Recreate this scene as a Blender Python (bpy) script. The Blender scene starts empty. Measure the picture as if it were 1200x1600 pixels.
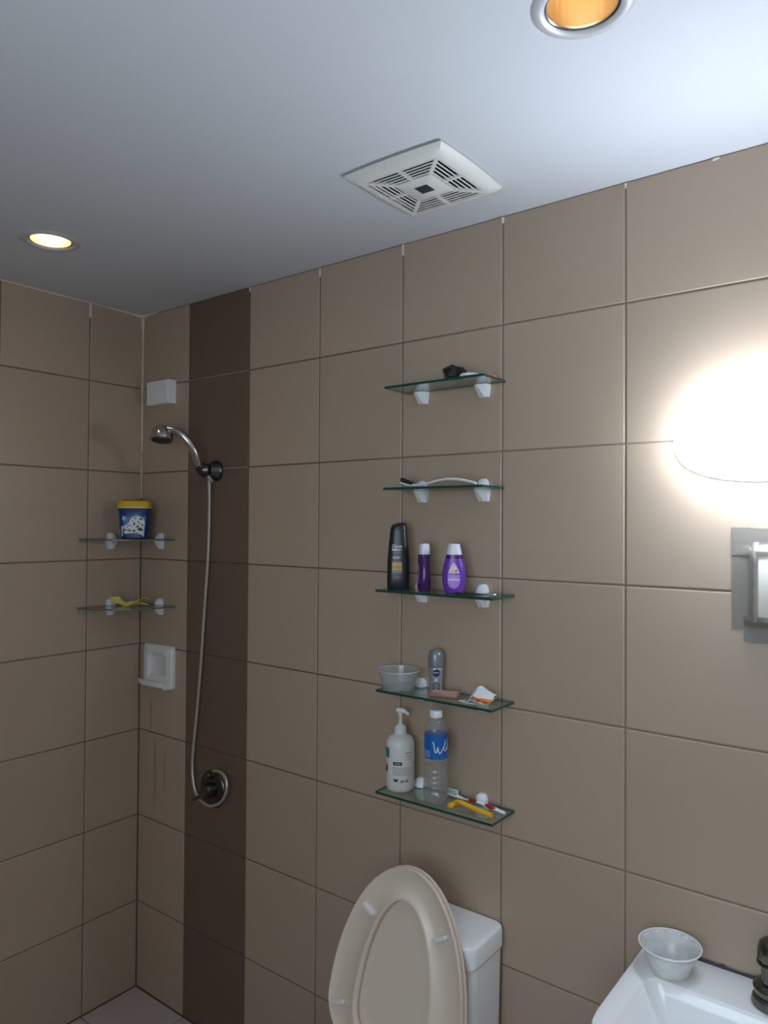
import bpy, bmesh, math, random
from mathutils import Vector, Matrix

# ------------------------------------------------------------------ camera, world, lights, exposure
SC = bpy.context.scene
COL = SC.collection
PI = math.pi
R = math.radians
random.seed(7)

CAM = Vector((2.28, -1.5535, 1.6263))
YAW, PITCH, ROLL, FPX = 0.6557, 0.0155, 0.006, 1156.29
fwd = Vector((-math.sin(YAW) * math.cos(PITCH), math.cos(YAW) * math.cos(PITCH), math.sin(PITCH)))
rgt = Vector((math.cos(YAW), math.sin(YAW), 0))
upv = rgt.cross(fwd)
r2 = math.cos(ROLL) * rgt + math.sin(ROLL) * upv
u2 = -math.sin(ROLL) * rgt + math.cos(ROLL) * upv
cd = bpy.data.cameras.new('camera')
cd.sensor_fit = 'VERTICAL'
cd.sensor_height = 24.0
cd.lens = FPX / 1600 * 24.0
cd.clip_start = 0.02
cam = bpy.data.objects.new('camera', cd)
COL.objects.link(cam)
m3 = Matrix((r2, u2, -fwd)).transposed()
cam.matrix_world = Matrix.Translation(CAM) @ m3.to_4x4()
SC.camera = cam

world = bpy.data.worlds.new('world')
SC.world = world
world.use_nodes = True
bgn = world.node_tree.nodes['Background']
bgn.inputs['Color'].default_value = (0.72, 0.85, 1.0, 1)
bgn.inputs['Strength'].default_value = 5.1

LAMP_STRENGTH = 39.0         # opal wall lamp above the basin
BULB_STRENGTH = (26.0, 1.5)   # recessed downlights: by the shower, above the room
ADDED_WIN = (1.50, 2.70, 1.05, 2.15)   # window added in the unseen front wall for fill daylight: x0, x1, z0, z1
WALL_R, WALL_F, CEIL = 2.90, -2.10, 2.3575

pd = bpy.data.lights.new('added_window_portal', 'AREA')  # guides sky light through the added window
pd.shape = 'RECTANGLE'
pd.size, pd.size_y = ADDED_WIN[1] - ADDED_WIN[0], ADDED_WIN[3] - ADDED_WIN[2]
pd.cycles.is_portal = True
po = bpy.data.objects.new('added_window_portal', pd)
COL.objects.link(po)
po.location = ((ADDED_WIN[0] + ADDED_WIN[1]) / 2, WALL_F - 0.11, (ADDED_WIN[2] + ADDED_WIN[3]) / 2)
po.rotation_euler = (R(90), 0, 0)   # faces +y, into the room

SC.view_settings.view_transform = 'Standard'
SC.view_settings.look = 'None'
SC.view_settings.gamma = 1
SC.view_settings.use_curve_mapping = False
SC.view_settings.exposure = 0.28
SC.cycles.use_denoising = True
SC.cycles.max_bounces = 8
SC.cycles.diffuse_bounces = 6
SC.cycles.glossy_bounces = 4
SC.cycles.transparent_max_bounces = 24
SC.cycles.sample_clamp_indirect = 6.0
SC.cycles.caustics_reflective = False
SC.cycles.caustics_refractive = False

# ------------------------------------------------------------------ materials
MATS = {}

def lin(*c):
    o = []
    for v in c:
        v /= 255.0
        o.append(v / 12.92 if v <= 0.04045 else ((v + 0.055) / 1.055) ** 2.4)
    return tuple(o)

def mat(name, col, rough=0.5, metal=0.0, spec=0.5, var=0.06, scale=14.0, bump=0.0, bscale=120.0, emit=None, estr=0.0,
        rnd=0.0, coat=0.0, sub=0.0):
    """Principled surface whose colour is mottled by object-space noise; optional bump, per-object tint and emission."""
    m = bpy.data.materials.new(name)
    m.use_nodes = True
    nt = m.node_tree
    b = nt.nodes['Principled BSDF']
    b.inputs['Roughness'].default_value = rough
    b.inputs['Metallic'].default_value = metal
    b.inputs['Specular IOR Level'].default_value = spec
    b.inputs['Coat Weight'].default_value = coat
    if sub:
        b.inputs['Subsurface Weight'].default_value = sub
        b.inputs['Subsurface Radius'].default_value = (0.01, 0.01, 0.01)
    tc = nt.nodes.new('ShaderNodeTexCoord')
    nz = nt.nodes.new('ShaderNodeTexNoise')
    nz.inputs['Scale'].default_value = scale
    nz.inputs['Detail'].default_value = 4
    nt.links.new(tc.outputs['Object'], nz.inputs['Vector'])
    mx = nt.nodes.new('ShaderNodeMix')
    mx.data_type = 'RGBA'
    mx.inputs[6].default_value = (*[c * (1 - var) for c in col], 1)
    mx.inputs[7].default_value = (*[min(1, c * (1 + var)) for c in col], 1)
    nt.links.new(nz.outputs['Fac'], mx.inputs[0])
    out = mx.outputs[2]
    if rnd:
        oi = nt.nodes.new('ShaderNodeObjectInfo')
        mr = nt.nodes.new('ShaderNodeMapRange')
        mr.inputs[3].default_value = 1 - rnd
        mr.inputs[4].default_value = 1 + rnd
        nt.links.new(oi.outputs['Random'], mr.inputs[0])
        vm = nt.nodes.new('ShaderNodeVectorMath')
        vm.operation = 'SCALE'
        nt.links.new(out, vm.inputs[0])
        nt.links.new(mr.outputs[0], vm.inputs['Scale'])
        out = vm.outputs[0]
    nt.links.new(out, b.inputs['Base Color'])
    if bump:
        n2 = nt.nodes.new('ShaderNodeTexNoise')
        n2.inputs['Scale'].default_value = bscale
        n2.inputs['Detail'].default_value = 3
        nt.links.new(tc.outputs['Object'], n2.inputs['Vector'])
        bp = nt.nodes.new('ShaderNodeBump')
        bp.inputs['Strength'].default_value = bump
        bp.inputs['Distance'].default_value = 0.002
        nt.links.new(n2.outputs['Fac'], bp.inputs['Height'])
        nt.links.new(bp.outputs['Normal'], b.inputs['Normal'])
    if emit:
        b.inputs['Emission Color'].default_value = (*emit, 1)
        b.inputs['Emission Strength'].default_value = estr
    MATS[name] = m
    return m

def clear(name, tint, haze=0.05, hazecol=(0.8, 0.85, 0.85), rough=0.03, edge=0.9, var=0.3, hscale=30.0):
    """Thin clear glass or plastic: see-through, tinted, slightly hazy, glossier at grazing angles."""
    m = bpy.data.materials.new(name)
    m.use_nodes = True
    nt = m.node_tree
    nt.nodes.clear()
    o = nt.nodes.new('ShaderNodeOutputMaterial')
    tr = nt.nodes.new('ShaderNodeBsdfTransparent')
    tr.inputs[0].default_value = (*tint, 1)
    df = nt.nodes.new('ShaderNodeBsdfDiffuse')
    df.inputs[0].default_value = (*hazecol, 1)
    gl = nt.nodes.new('ShaderNodeBsdfGlossy')
    gl.inputs['Roughness'].default_value = rough
    tc = nt.nodes.new('ShaderNodeTexCoord')
    nz = nt.nodes.new('ShaderNodeTexNoise')
    nz.inputs['Scale'].default_value = hscale
    nt.links.new(tc.outputs['Object'], nz.inputs['Vector'])
    mr = nt.nodes.new('ShaderNodeMapRange')
    mr.inputs[3].default_value = haze * (1 - var)
    mr.inputs[4].default_value = haze * (1 + var)
    nt.links.new(nz.outputs['Fac'], mr.inputs[0])
    m1 = nt.nodes.new('ShaderNodeMixShader')
    nt.links.new(mr.outputs[0], m1.inputs[0])
    nt.links.new(tr.outputs[0], m1.inputs[1])
    nt.links.new(df.outputs[0], m1.inputs[2])
    lw = nt.nodes.new('ShaderNodeLayerWeight')
    lw.inputs[0].default_value = 0.5
    pw = nt.nodes.new('ShaderNodeMath')
    pw.operation = 'POWER'
    pw.inputs[1].default_value = 4.0
    nt.links.new(lw.outputs['Facing'], pw.inputs[0])
    ma = nt.nodes.new('ShaderNodeMath')
    ma.operation = 'MULTIPLY_ADD'
    ma.inputs[1].default_value = edge
    ma.inputs[2].default_value = 0.04
    ma.use_clamp = True
    nt.links.new(pw.outputs[0], ma.inputs[0])
    m2 = nt.nodes.new('ShaderNodeMixShader')
    nt.links.new(ma.outputs[0], m2.inputs[0])
    nt.links.new(m1.outputs[0], m2.inputs[1])
    nt.links.new(gl.outputs[0], m2.inputs[2])
    nt.links.new(m2.outputs[0], o.inputs[0])
    MATS[name] = m
    return m

TILE = (0.42, 0.322, 0.238)
mat('tile', TILE, 0.33, var=0.05, scale=3.0, rnd=0.035, bump=0.02, bscale=25)
mat('tile_dark', (0.148, 0.098, 0.066), 0.36, var=0.08, scale=4.0, rnd=0.04, bump=0.02, bscale=25)
mat('grout', (0.150, 0.112, 0.082), 0.9, var=0.55, scale=5.0, bump=0.3)
mat('pale_grout', (0.36, 0.285, 0.22), 0.9, var=0.25, scale=30)
mat('drip', (0.335, 0.252, 0.182), 0.4, var=0.2, scale=30)
mat('caulk', (0.66, 0.57, 0.47), 0.7, var=0.12, scale=40)
mat('ceiling_paint', (0.60, 0.615, 0.64), 0.85, var=0.02, scale=2.0, bump=0.05, bscale=9)
mat('floor_tile', (0.50, 0.42, 0.40), 0.3, var=0.05, scale=6, rnd=0.03)
mat('floor_grout', (0.03, 0.026, 0.024), 0.9)
mat('white_plastic', (0.80, 0.80, 0.79), 0.4, var=0.03)
mat('bracket_plastic', (0.78, 0.80, 0.80), 0.35, var=0.03)
mat('vent_plastic', (0.70, 0.69, 0.64), 0.45, var=0.04, scale=20)
mat('dark_void', (0.015, 0.015, 0.016), 0.8)
mat('badge_navy', (0.02, 0.026, 0.045), 0.35)
mat('porcelain', (0.82, 0.83, 0.83), 0.12, var=0.02, coat=0.3)
mat('seat_plastic', (0.68, 0.57, 0.47), 0.3, var=0.03)
mat('soap_ceramic', (0.74, 0.73, 0.71), 0.2, var=0.03)
mat('chrome', (0.55, 0.56, 0.57), 0.16, 1.0, var=0.06, scale=30)
mat('dull_chrome', (0.12, 0.12, 0.115), 0.3, 1.0, var=0.15, scale=40)
mat('aged_chrome', (0.16, 0.16, 0.145), 0.26, 1.0, var=0.25, scale=60, bump=0.1)
mat('hose_metal', (0.58, 0.54, 0.49), 0.35, 0.75, var=0.05)
mat('trim_ring', (0.58, 0.58, 0.60), 0.35, 0.25, var=0.03)
mat('amber_reflector', (0.80, 0.58, 0.29), 0.35, 0.4, var=0.06, scale=30)
mat('glass_edge', (0.012, 0.065, 0.05), 0.12, var=0.15, scale=25)
mat('ground_edge', (0.11, 0.135, 0.11), 0.3, var=0.15, scale=25)
clear('shelf_glass', (0.86, 0.925, 0.895), 0.045, (0.55, 0.66, 0.63), 0.04)
clear('clear_plastic', (0.93, 0.94, 0.94), 0.13, (0.78, 0.82, 0.85), 0.12, 0.8)
clear('bottle_plastic', (0.96, 0.97, 0.97), 0.075, (0.80, 0.83, 0.85), 0.06, 1.0)
clear('water', (0.93, 0.94, 0.94), 0.045, (0.7, 0.72, 0.72), 0.05, 0.3)
clear('cloudy_plastic', (0.92, 0.92, 0.90), 0.52, (0.82, 0.83, 0.83), 0.2, 0.6, 0.35, 45)
clear('added_window_glass', (0.95, 0.97, 0.97), 0.02)
mat('duct_tape', (0.215, 0.188, 0.158), 0.45, 0.0, var=0.12, scale=50, bump=0.1, bscale=300)
mat('plate_white', (0.80, 0.76, 0.67), 0.5, var=0.03)
mat('black_plastic', (0.012, 0.013, 0.015), 0.32, var=0.2)
mat('black_film', (0.010, 0.009, 0.008), 0.3, var=0.3, bump=0.3)
mat('print_white', (0.75, 0.75, 0.74), 0.5)
mat('print_grey', (0.25, 0.25, 0.25), 0.5)
mat('print_black', (0.015, 0.015, 0.016), 0.5)
mat('print_gold', (0.42, 0.25, 0.03), 0.4, var=0.1, scale=60)
mat('print_gold_pale', (0.62, 0.47, 0.18), 0.4)
mat('violet_plastic', (0.060, 0.012, 0.110), 0.2, var=0.1, coat=0.3)
mat('purple_plastic', (0.150, 0.040, 0.360), 0.25, var=0.06)
mat('violet_band', (0.055, 0.012, 0.11), 0.25)
mat('lavender_print', (0.36, 0.19, 0.60), 0.4)
mat('pink_print', (0.66, 0.50, 0.74), 0.4)
mat('yellow_print', (0.72, 0.46, 0.08), 0.4, var=0.2, scale=200)
mat('cap_lilac', (0.68, 0.68, 0.76), 0.35, var=0.02)
mat('grey_cap', (0.21, 0.22, 0.235), 0.3, 0.3, var=0.05)
mat('silver_label', (0.36, 0.36, 0.36), 0.3, 0.4, var=0.35, scale=90)
mat('navy_print', (0.012, 0.020, 0.09), 0.35)
mat('brown_soap', (0.30, 0.155, 0.105), 0.45, var=0.15, scale=30)
mat('brown_soap_edge', (0.50, 0.31, 0.22), 0.5, var=0.1)
mat('orange_foil', (0.78, 0.20, 0.02), 0.35, var=0.2, scale=60)
mat('white_film', (0.70, 0.71, 0.74), 0.4, var=0.08, scale=40)
mat('orange_plastic', (0.75, 0.22, 0.10), 0.4)
mat('cream_plastic', (0.68, 0.67, 0.63), 0.32, var=0.03)
mat('teal_print', (0.03, 0.19, 0.28), 0.4)
mat('label_blue', (0.004, 0.115, 0.42), 0.35, var=0.08)
mat('label_pale', (0.55, 0.66, 0.78), 0.4)
mat('brush_white', (0.80, 0.80, 0.82), 0.3)
mat('brush_red', (0.42, 0.015, 0.025), 0.35)
mat('bristle_black', (0.010, 0.010, 0.010), 0.7)
mat('bristle_green', (0.45, 0.62, 0.52), 0.6, var=0.2, scale=200)
mat('razor_yellow', (0.80, 0.40, 0.01), 0.35)
mat('tub_blue', (0.004, 0.022, 0.15), 0.35, var=0.1)
mat('tub_sky', (0.03, 0.20, 0.42), 0.4)
mat('tub_yellow', (0.62, 0.42, 0.01), 0.4)
mat('tub_orange', (0.55, 0.16, 0.03), 0.4)
mat('sponge_yellow', (0.66, 0.50, 0.12), 0.7, var=0.2, scale=60)
mat('smear', (0.55, 0.60, 0.58), 0.7, var=0.2)
mat('mould', (0.05, 0.047, 0.042), 0.9, var=0.5, scale=60)
mat('door_paint', (0.72, 0.71, 0.67), 0.45, var=0.02)
mat('wood_dark', (0.10, 0.05, 0.025), 0.5)
mat('lamp_opal', (0.9, 0.9, 0.9), 0.4, emit=(0.80, 0.925, 1.09), estr=LAMP_STRENGTH)
mat('bulb_shower', (0.9, 0.8, 0.6), 0.4, emit=(1.0, 0.78, 0.55), estr=BULB_STRENGTH[0])
mat('bulb_room', (0.9, 0.8, 0.6), 0.4, emit=(1.0, 0.76, 0.45), estr=BULB_STRENGTH[1])

def tiled_material():
    m = bpy.data.materials.new('tiled_wall')
    m.use_nodes = True
    nt = m.node_tree
    b = nt.nodes['Principled BSDF']
    b.inputs['Roughness'].default_value = 0.35
    tc = nt.nodes.new('ShaderNodeTexCoord')
    sp = nt.nodes.new('ShaderNodeSeparateXYZ')
    ad = nt.nodes.new('ShaderNodeMath')
    cb = nt.nodes.new('ShaderNodeCombineXYZ')
    br = nt.nodes.new('ShaderNodeTexBrick')
    br.offset = 0
    for k, v in (('Scale', 1.0), ('Mortar Size', 0.0015), ('Brick Width', 0.2934), ('Row Height', 0.3)):
        br.inputs[k].default_value = v
    br.inputs['Color1'].default_value = (*TILE, 1)
    br.inputs['Color2'].default_value = (*[c * 0.95 for c in TILE], 1)
    br.inputs['Mortar'].default_value = (0.115, 0.085, 0.062, 1)
    nt.links.new(tc.outputs['Object'], sp.inputs[0])
    nt.links.new(sp.outputs[0], ad.inputs[0])
    nt.links.new(sp.outputs[1], ad.inputs[1])
    nt.links.new(ad.outputs[0], cb.inputs[0])
    nt.links.new(sp.outputs[2], cb.inputs[1])
    nt.links.new(cb.outputs[0], br.inputs['Vector'])
    nt.links.new(br.outputs['Color'], b.inputs['Base Color'])
    MATS['tiled_wall'] = m
tiled_material()

def graded_grout():
    """Back-wall grout: noise-mottled, darker towards the left corner, paler towards the right."""
    m = mat('wall_grout', (0.3, 0.24, 0.19), 0.9, bump=0.3)
    nt = m.node_tree
    b = nt.nodes['Principled BSDF']
    tc = nt.nodes.new('ShaderNodeTexCoord')
    sp = nt.nodes.new('ShaderNodeSeparateXYZ')
    nz = nt.nodes.new('ShaderNodeTexNoise')
    nz.inputs['Scale'].default_value = 6.0
    ad = nt.nodes.new('ShaderNodeMath')
    ad.operation = 'MULTIPLY_ADD'
    ad.inputs[1].default_value = 1.2
    rp = nt.nodes.new('ShaderNodeValToRGB')
    rp.color_ramp.elements[0].position = 0.45
    rp.color_ramp.elements[0].color = (0.115, 0.085, 0.062, 1)
    rp.color_ramp.elements[1].position = 0.78
    rp.color_ramp.elements[1].color = (0.25, 0.20, 0.155, 1)
    dv = nt.nodes.new('ShaderNodeMath')
    dv.operation = 'DIVIDE'
    dv.inputs[1].default_value = 2.9
    nt.links.new(tc.outputs['Object'], sp.inputs[0])
    nt.links.new(tc.outputs['Object'], nz.inputs['Vector'])
    nt.links.new(nz.outputs['Fac'], ad.inputs[0])
    nt.links.new(sp.outputs[0], ad.inputs[2])
    nt.links.new(ad.outputs[0], dv.inputs[0])
    nt.links.new(dv.outputs[0], rp.inputs[0])
    nt.links.new(rp.outputs[0], b.inputs['Base Color'])
graded_grout()

# ------------------------------------------------------------------ mesh helpers
class MB:
    """Collects verts / faces (with material slot indices) and links them as one mesh object."""
    def __init__(s):
        s.v, s.f, s.mi = [], [], []

    def add(s, vs, fs, mi=0, mtx=None):
        o = len(s.v)
        for p in vs:
            s.v.append(tuple(mtx @ Vector(p)) if mtx else tuple(p))
        for f in fs:
            s.f.append([i + o for i in f])
            s.mi.append(mi)
        return s

    def box(s, x0, x1, y0, y1, z0, z1, bev=0.0, seg=2, mi=0, mtx=None):
        bm = bmesh.new()
        vs = [bm.verts.new(p) for p in ((x0, y0, z0), (x1, y0, z0), (x1, y1, z0), (x0, y1, z0), (x0, y0, z1), (x1, y0, z1), (x1, y1, z1), (x0, y1, z1))]
        for f in ((3, 2, 1, 0), (4, 5, 6, 7), (0, 1, 5, 4), (1, 2, 6, 5), (2, 3, 7, 6), (3, 0, 4, 7)):
            bm.faces.new([vs[i] for i in f])
        if bev:
            bmesh.ops.bevel(bm, geom=bm.edges[:], offset=bev, segments=seg, profile=0.5, affect='EDGES')
        s.bm(bm, mi, mtx)
        return s

    def bm(s, bm, mi=0, mtx=None):
        bm.verts.index_update()
        s.add([v.co.copy() for v in bm.verts], [[v.index for v in f.verts] for f in bm.faces], mi, mtx)
        bm.free()

    def loft(s, rings, cap0=True, cap1=True, mi=0, mtx=None, closed=True):
        """rings: lists of points, the same count each."""
        n = len(rings[0])
        vs = [p for r in rings for p in r]
        fs = []
        for k in range(len(rings) - 1):
            for i in range(n if closed else n - 1):
                j = (i + 1) % n
                fs.append([k * n + i, k * n + j, (k + 1) * n + j, (k + 1) * n + i])
        if cap0:
            fs.append(list(range(n))[::-1])
        if cap1:
            fs.append([(len(rings) - 1) * n + i for i in range(n)])
        return s.add(vs, fs, mi, mtx)

    def lathe(s, prof, seg=32, mi=0, mtx=None, cap0=True, cap1=True, rib=None):
        rings = []
        for r, z in prof:
            rings.append([((r + (rib(r, z, a) if rib else 0)) * math.cos(a), (r + (rib(r, z, a) if rib else 0)) * math.sin(a), z)
                          for a in [2 * PI * i / seg for i in range(seg)]])
        return s.loft(rings, cap0, cap1, mi, mtx)

    def tube(s, pts, rad, seg=10, mi=0, mtx=None, flat=1.0):
        """Sweep a circle (optionally flattened) along a polyline with a radius per point."""
        pts = [Vector(p) for p in pts]
        n = len(pts)
        if not isinstance(rad, (list, tuple)):
            rad = [rad] * n
        t0 = (pts[1] - pts[0]).normalized()
        up = Vector((0, 0, 1)) if abs(t0.z) < 0.9 else Vector((1, 0, 0))
        rings = []
        nrm = (up - t0 * up.dot(t0)).normalized()
        for i, p in enumerate(pts):
            t = (pts[min(i + 1, n - 1)] - pts[max(i - 1, 0)]).normalized()
            nrm = (nrm - t * nrm.dot(t)).normalized()
            b = t.cross(nrm)
            rings.append([tuple(p + rad[i] * (math.cos(a) * b + math.sin(a) * flat * nrm)) for a in [2 * PI * k / seg for k in range(seg)]])
        return s.loft(rings, True, True, mi, mtx)

    def prism(s, poly, y0, y1, mi=0, mtx=None, plane='xz'):
        """Extrude a polygon given in x,z along y (or in x,y along z)."""
        n = len(poly)
        if plane == 'xz':
            vs = [(x, y0, z) for x, z in poly] + [(x, y1, z) for x, z in poly]
        else:
            vs = [(x, y, y0) for x, y in poly] + [(x, y, y1) for x, y in poly]
        fs = [list(range(n)), list(range(n, 2 * n))[::-1]] + [[i, (i + 1) % n, n + (i + 1) % n, n + i][::-1] for i in range(n)]
        return s.add(vs, fs, mi, mtx)

    def data(s, name, mats, smooth=True, angle=35):
        me = bpy.data.meshes.new(name)
        me.from_pydata(s.v, [], s.f)
        if isinstance(mats, str):
            mats = [mats]
        for mn in mats:
            me.materials.append(MATS[mn])
        for p, i in zip(me.polygons, s.mi):
            p.material_index = i
        bm = bmesh.new()
        bm.from_mesh(me)
        bmesh.ops.recalc_face_normals(bm, faces=bm.faces[:])
        bm.to_mesh(me)
        bm.free()
        if smooth:
            me.polygons.foreach_set('use_smooth', [True] * len(me.polygons))
            me.set_sharp_from_angle(angle=R(angle))
        me.update()
        return me

    def build(s, name, mats, parent=None, smooth=True, angle=35, loc=None, rot=None):
        return link(name, s.data(name, mats, smooth, angle), parent, loc, rot)

def link(name, me, parent=None, loc=None, rot=None):
    o = bpy.data.objects.new(name, me)
    COL.objects.link(o)
    if parent:
        o.parent = parent
    if loc is not None:
        o.location = loc
    if rot is not None:
        o.rotation_euler = rot
    return o

def tag(o, label, cat, group=None, kind=None):
    o['label'] = label
    o['category'] = cat
    if group:
        o['group'] = group
    if kind:
        o['kind'] = kind
    return o

def thing(name, label, cat, loc=(0, 0, 0), rz=0.0, group=None, rot=None):
    o = bpy.data.objects.new(name, None)
    COL.objects.link(o)
    o.empty_display_size = 0.02
    o.location = loc
    o.rotation_euler = rot if rot else (0, 0, rz)
    return tag(o, label, cat, group)

def struct(o):
    o['kind'] = 'structure'
    return o

def smoothpath(pts, sub=8):
    """Catmull-Rom through the points."""
    P = [Vector(p) for p in pts]
    P = [2 * P[0] - P[1]] + P + [2 * P[-1] - P[-2]]
    out = []
    for i in range(1, len(P) - 2):
        for k in range(sub):
            t = k / sub
            a, b, c, d = P[i - 1], P[i], P[i + 1], P[i + 2]
            out.append(0.5 * ((2 * b) + (c - a) * t + (2 * a - 5 * b + 4 * c - d) * t * t + (3 * b - a - 3 * c + d) * t ** 3))
    out.append(P[-2])
    return out

def rrect(w, d, r, n=6):
    """Rounded rectangle outline centred at the origin, counter-clockwise."""
    pts = []
    for cx, cy, a0 in ((w / 2 - r, d / 2 - r, 0), (-w / 2 + r, d / 2 - r, 90), (-w / 2 + r, -d / 2 + r, 180), (w / 2 - r, -d / 2 + r, 270)):
        for k in range(n + 1):
            a = R(a0 + 90 * k / n)
            pts.append((cx + r * math.cos(a), cy + r * math.sin(a)))
    return pts

class Flask:
    """A bottle of oval / superelliptic rings: (z, half width, half depth, exponent)."""
    def __init__(s, prof, lean=None):
        s.p = prof
        s.lean = lean

    def at(s, z):
        p = s.p
        if z <= p[0][0]:
            return p[0][1:]
        for k in range(len(p) - 1):
            if z <= p[k + 1][0]:
                t = (z - p[k][0]) / max(1e-9, p[k + 1][0] - p[k][0])
                return tuple(p[k][i] + t * (p[k + 1][i] - p[k][i]) for i in (1, 2, 3))
        return p[-1][1:]

    def ring(s, z, seg):
        a, b, n = s.at(z)
        out = []
        for k in range(seg):
            t = 2 * PI * k / seg
            c, q = math.cos(t), math.sin(t)
            x = a * math.copysign(abs(c) ** (2 / n), c)
            y = b * math.copysign(abs(q) ** (2 / n), q)
            out.append((x, y, z + (s.lean(x, z) if s.lean else 0)))
        return out

    def mesh(s, z0=None, z1=None, seg=36, mb=None, mi=0):
        z0 = s.p[0][0] if z0 is None else z0
        z1 = s.p[-1][0] if z1 is None else z1
        zs = sorted({z0, z1} | {q[0] for q in s.p if z0 < q[0] < z1})
        mb = mb or MB()
        return mb.loft([s.ring(z, seg) for z in zs], mi=mi)

    def front(s, x, z, eps=0.0004):
        a, b, n = s.at(z)
        u = min(0.995, abs(x) / a)
        return (x, -(b * (1 - u ** n) ** (1 / n)) - eps, z)

    def wrap(s, x, z, eps=0.0004):
        """x measured along the curved surface (arc), for near-round bottles; 0 faces -y."""
        a, b, n = s.at(z)
        t = x / ((a + b) / 2)
        return ((a + eps) * math.sin(t), -(b + eps) * math.cos(t), z)

def decal(mb, poly_or_rect, fn, mi=0, nx=8, nz=3):
    """Lay a flat rectangle (x0,x1,z0,z1) or a polygon of (x,z) onto a surface given by fn(x,z)."""
    if len(poly_or_rect) == 4 and not isinstance(poly_or_rect[0], (tuple, list)):
        x0, x1, z0, z1 = poly_or_rect
        vs = [fn(x0 + (x1 - x0) * i / nx, z0 + (z1 - z0) * j / nz) for j in range(nz + 1) for i in range(nx + 1)]
        fs = [[j * (nx + 1) + i, j * (nx + 1) + i + 1, (j + 1) * (nx + 1) + i + 1, (j + 1) * (nx + 1) + i] for j in range(nz) for i in range(nx)]
    else:
        P = poly_or_rect
        cx = sum(p[0] for p in P) / len(P)
        cz = sum(p[1] for p in P) / len(P)
        n = len(P)
        K = 4
        vs = [fn(cx, cz)] + [fn(cx + (x - cx) * k / K, cz + (z - cz) * k / K) for k in range(1, K + 1) for x, z in P]
        fs = [[0, 1 + i, 1 + (i + 1) % n] for i in range(n)]
        for k in range(K - 1):
            fs += [[1 + k * n + i, 1 + k * n + (i + 1) % n, 1 + (k + 1) * n + (i + 1) % n, 1 + (k + 1) * n + i] for i in range(n)]
    return mb.add(vs, fs, mi)

def oval(cx, cz, rx, rz, n=20):
    return [(cx + rx * math.cos(2 * PI * k / n), cz + rz * math.sin(2 * PI * k / n)) for k in range(n)]

def text_geo(body, size, width=None, shear=0.0, bold=0.0):
    """Flat text as triangles in x,z, centred at the origin."""
    cu = bpy.data.curves.new('lettering', 'FONT')
    cu.body = body
    cu.size = 1.0
    cu.shear = shear
    cu.offset = bold
    cu.resolution_u = 3
    cu.align_x = 'CENTER'
    cu.align_y = 'CENTER'
    ob = bpy.data.objects.new('lettering', cu)
    COL.objects.link(ob)
    dg = bpy.context.evaluated_depsgraph_get()
    me = bpy.data.meshes.new_from_object(ob.evaluated_get(dg))
    vs = [(v.co.x, v.co.y) for v in me.vertices]
    fs = [list(p.vertices) for p in me.polygons]
    bpy.data.objects.remove(ob)
    bpy.data.meshes.remove(me)
    bpy.data.curves.remove(cu)
    xs = [v[0] for v in vs]
    ys = [v[1] for v in vs]
    cx, cy = (max(xs) + min(xs)) / 2, (max(ys) + min(ys)) / 2
    sz = size / (max(ys) - min(ys))
    sx = (width / (max(xs) - min(xs))) if width else sz
    return [((x - cx) * sx, (y - cy) * sz) for x, y in vs], fs

def letters(mb, body, size, x, z, fn, width=None, mi=0, **k):
    vs, fs = text_geo(body, size, width, **k)
    return mb.add([fn(x + a, z + b) for a, b in vs], fs, mi)

def scrap(mb, seed, size, n=7, amp=0.35, mi=0, mtx=None, sub=2):
    """A crumpled lump: an icosphere pushed into facets, standing on z = 0."""
    rnd = random.Random(seed)
    bm = bmesh.new()
    bmesh.ops.create_icosphere(bm, subdivisions=sub, radius=1)
    dirs = [Vector((rnd.uniform(-1, 1), rnd.uniform(-1, 1), rnd.uniform(-1, 1))).normalized() for _ in range(n)]
    for v in bm.verts:
        d = v.co.normalized()
        k = 1.0
        for q in dirs:
            k = min(k, (1 - amp * rnd.random() * 0.25) * (1 - amp) / max(0.2, d.dot(q)))
        v.co = Vector((d.x * k * size[0], d.y * k * size[1], max(-0.55, d.z * k) * size[2]))
    z0 = min(v.co.z for v in bm.verts)
    for v in bm.verts:
        v.co.z -= z0
    mb.bm(bm, mi, mtx)
    return mb

# ------------------------------------------------------------------ the room
GAP = 0.0026
TT = 0.008
VX = [0.0, 0.2596, 0.5559] + [0.5559 + 0.2934 * i for i in range(1, 9)]
VX = [v for v in VX if v < WALL_R - 0.05] + [WALL_R]
HZ = [0.0] + [0.2982 + 0.3 * i for i in range(7)] + [CEIL]
LY = [0.0, 0.2032] + [0.2032 + 0.2934 * i for i in range(1, 8)]
LY = [v for v in LY if v < -WALL_F - 0.05] + [-WALL_F]

TILES = {}

def tile_mesh(w, h, mname, bev=0.0028, t=TT):
    key = (round(w, 4), round(h, 4), mname)
    if key not in TILES:
        a, b = w / 2 - GAP / 2, h / 2 - GAP / 2
        mb = MB()
        rings = [[(sx * (a - i), -y, sz * (b - i)) for sx, sz in ((-1, -1), (1, -1), (1, 1), (-1, 1))]
                 for y, i in ((0, 0), (t - bev, 0), (t - bev * 0.3, bev * 0.3), (t, bev))]
        mb.loft(rings)
        TILES[key] = mb.data('tile', mname, True, 20)
    return TILES[key]

def wall(name, x0, x1, y0, y1, z0, z1, m):
    return struct(MB().box(x0, x1, y0, y1, z0, z1).build(name, m, smooth=False))

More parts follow.
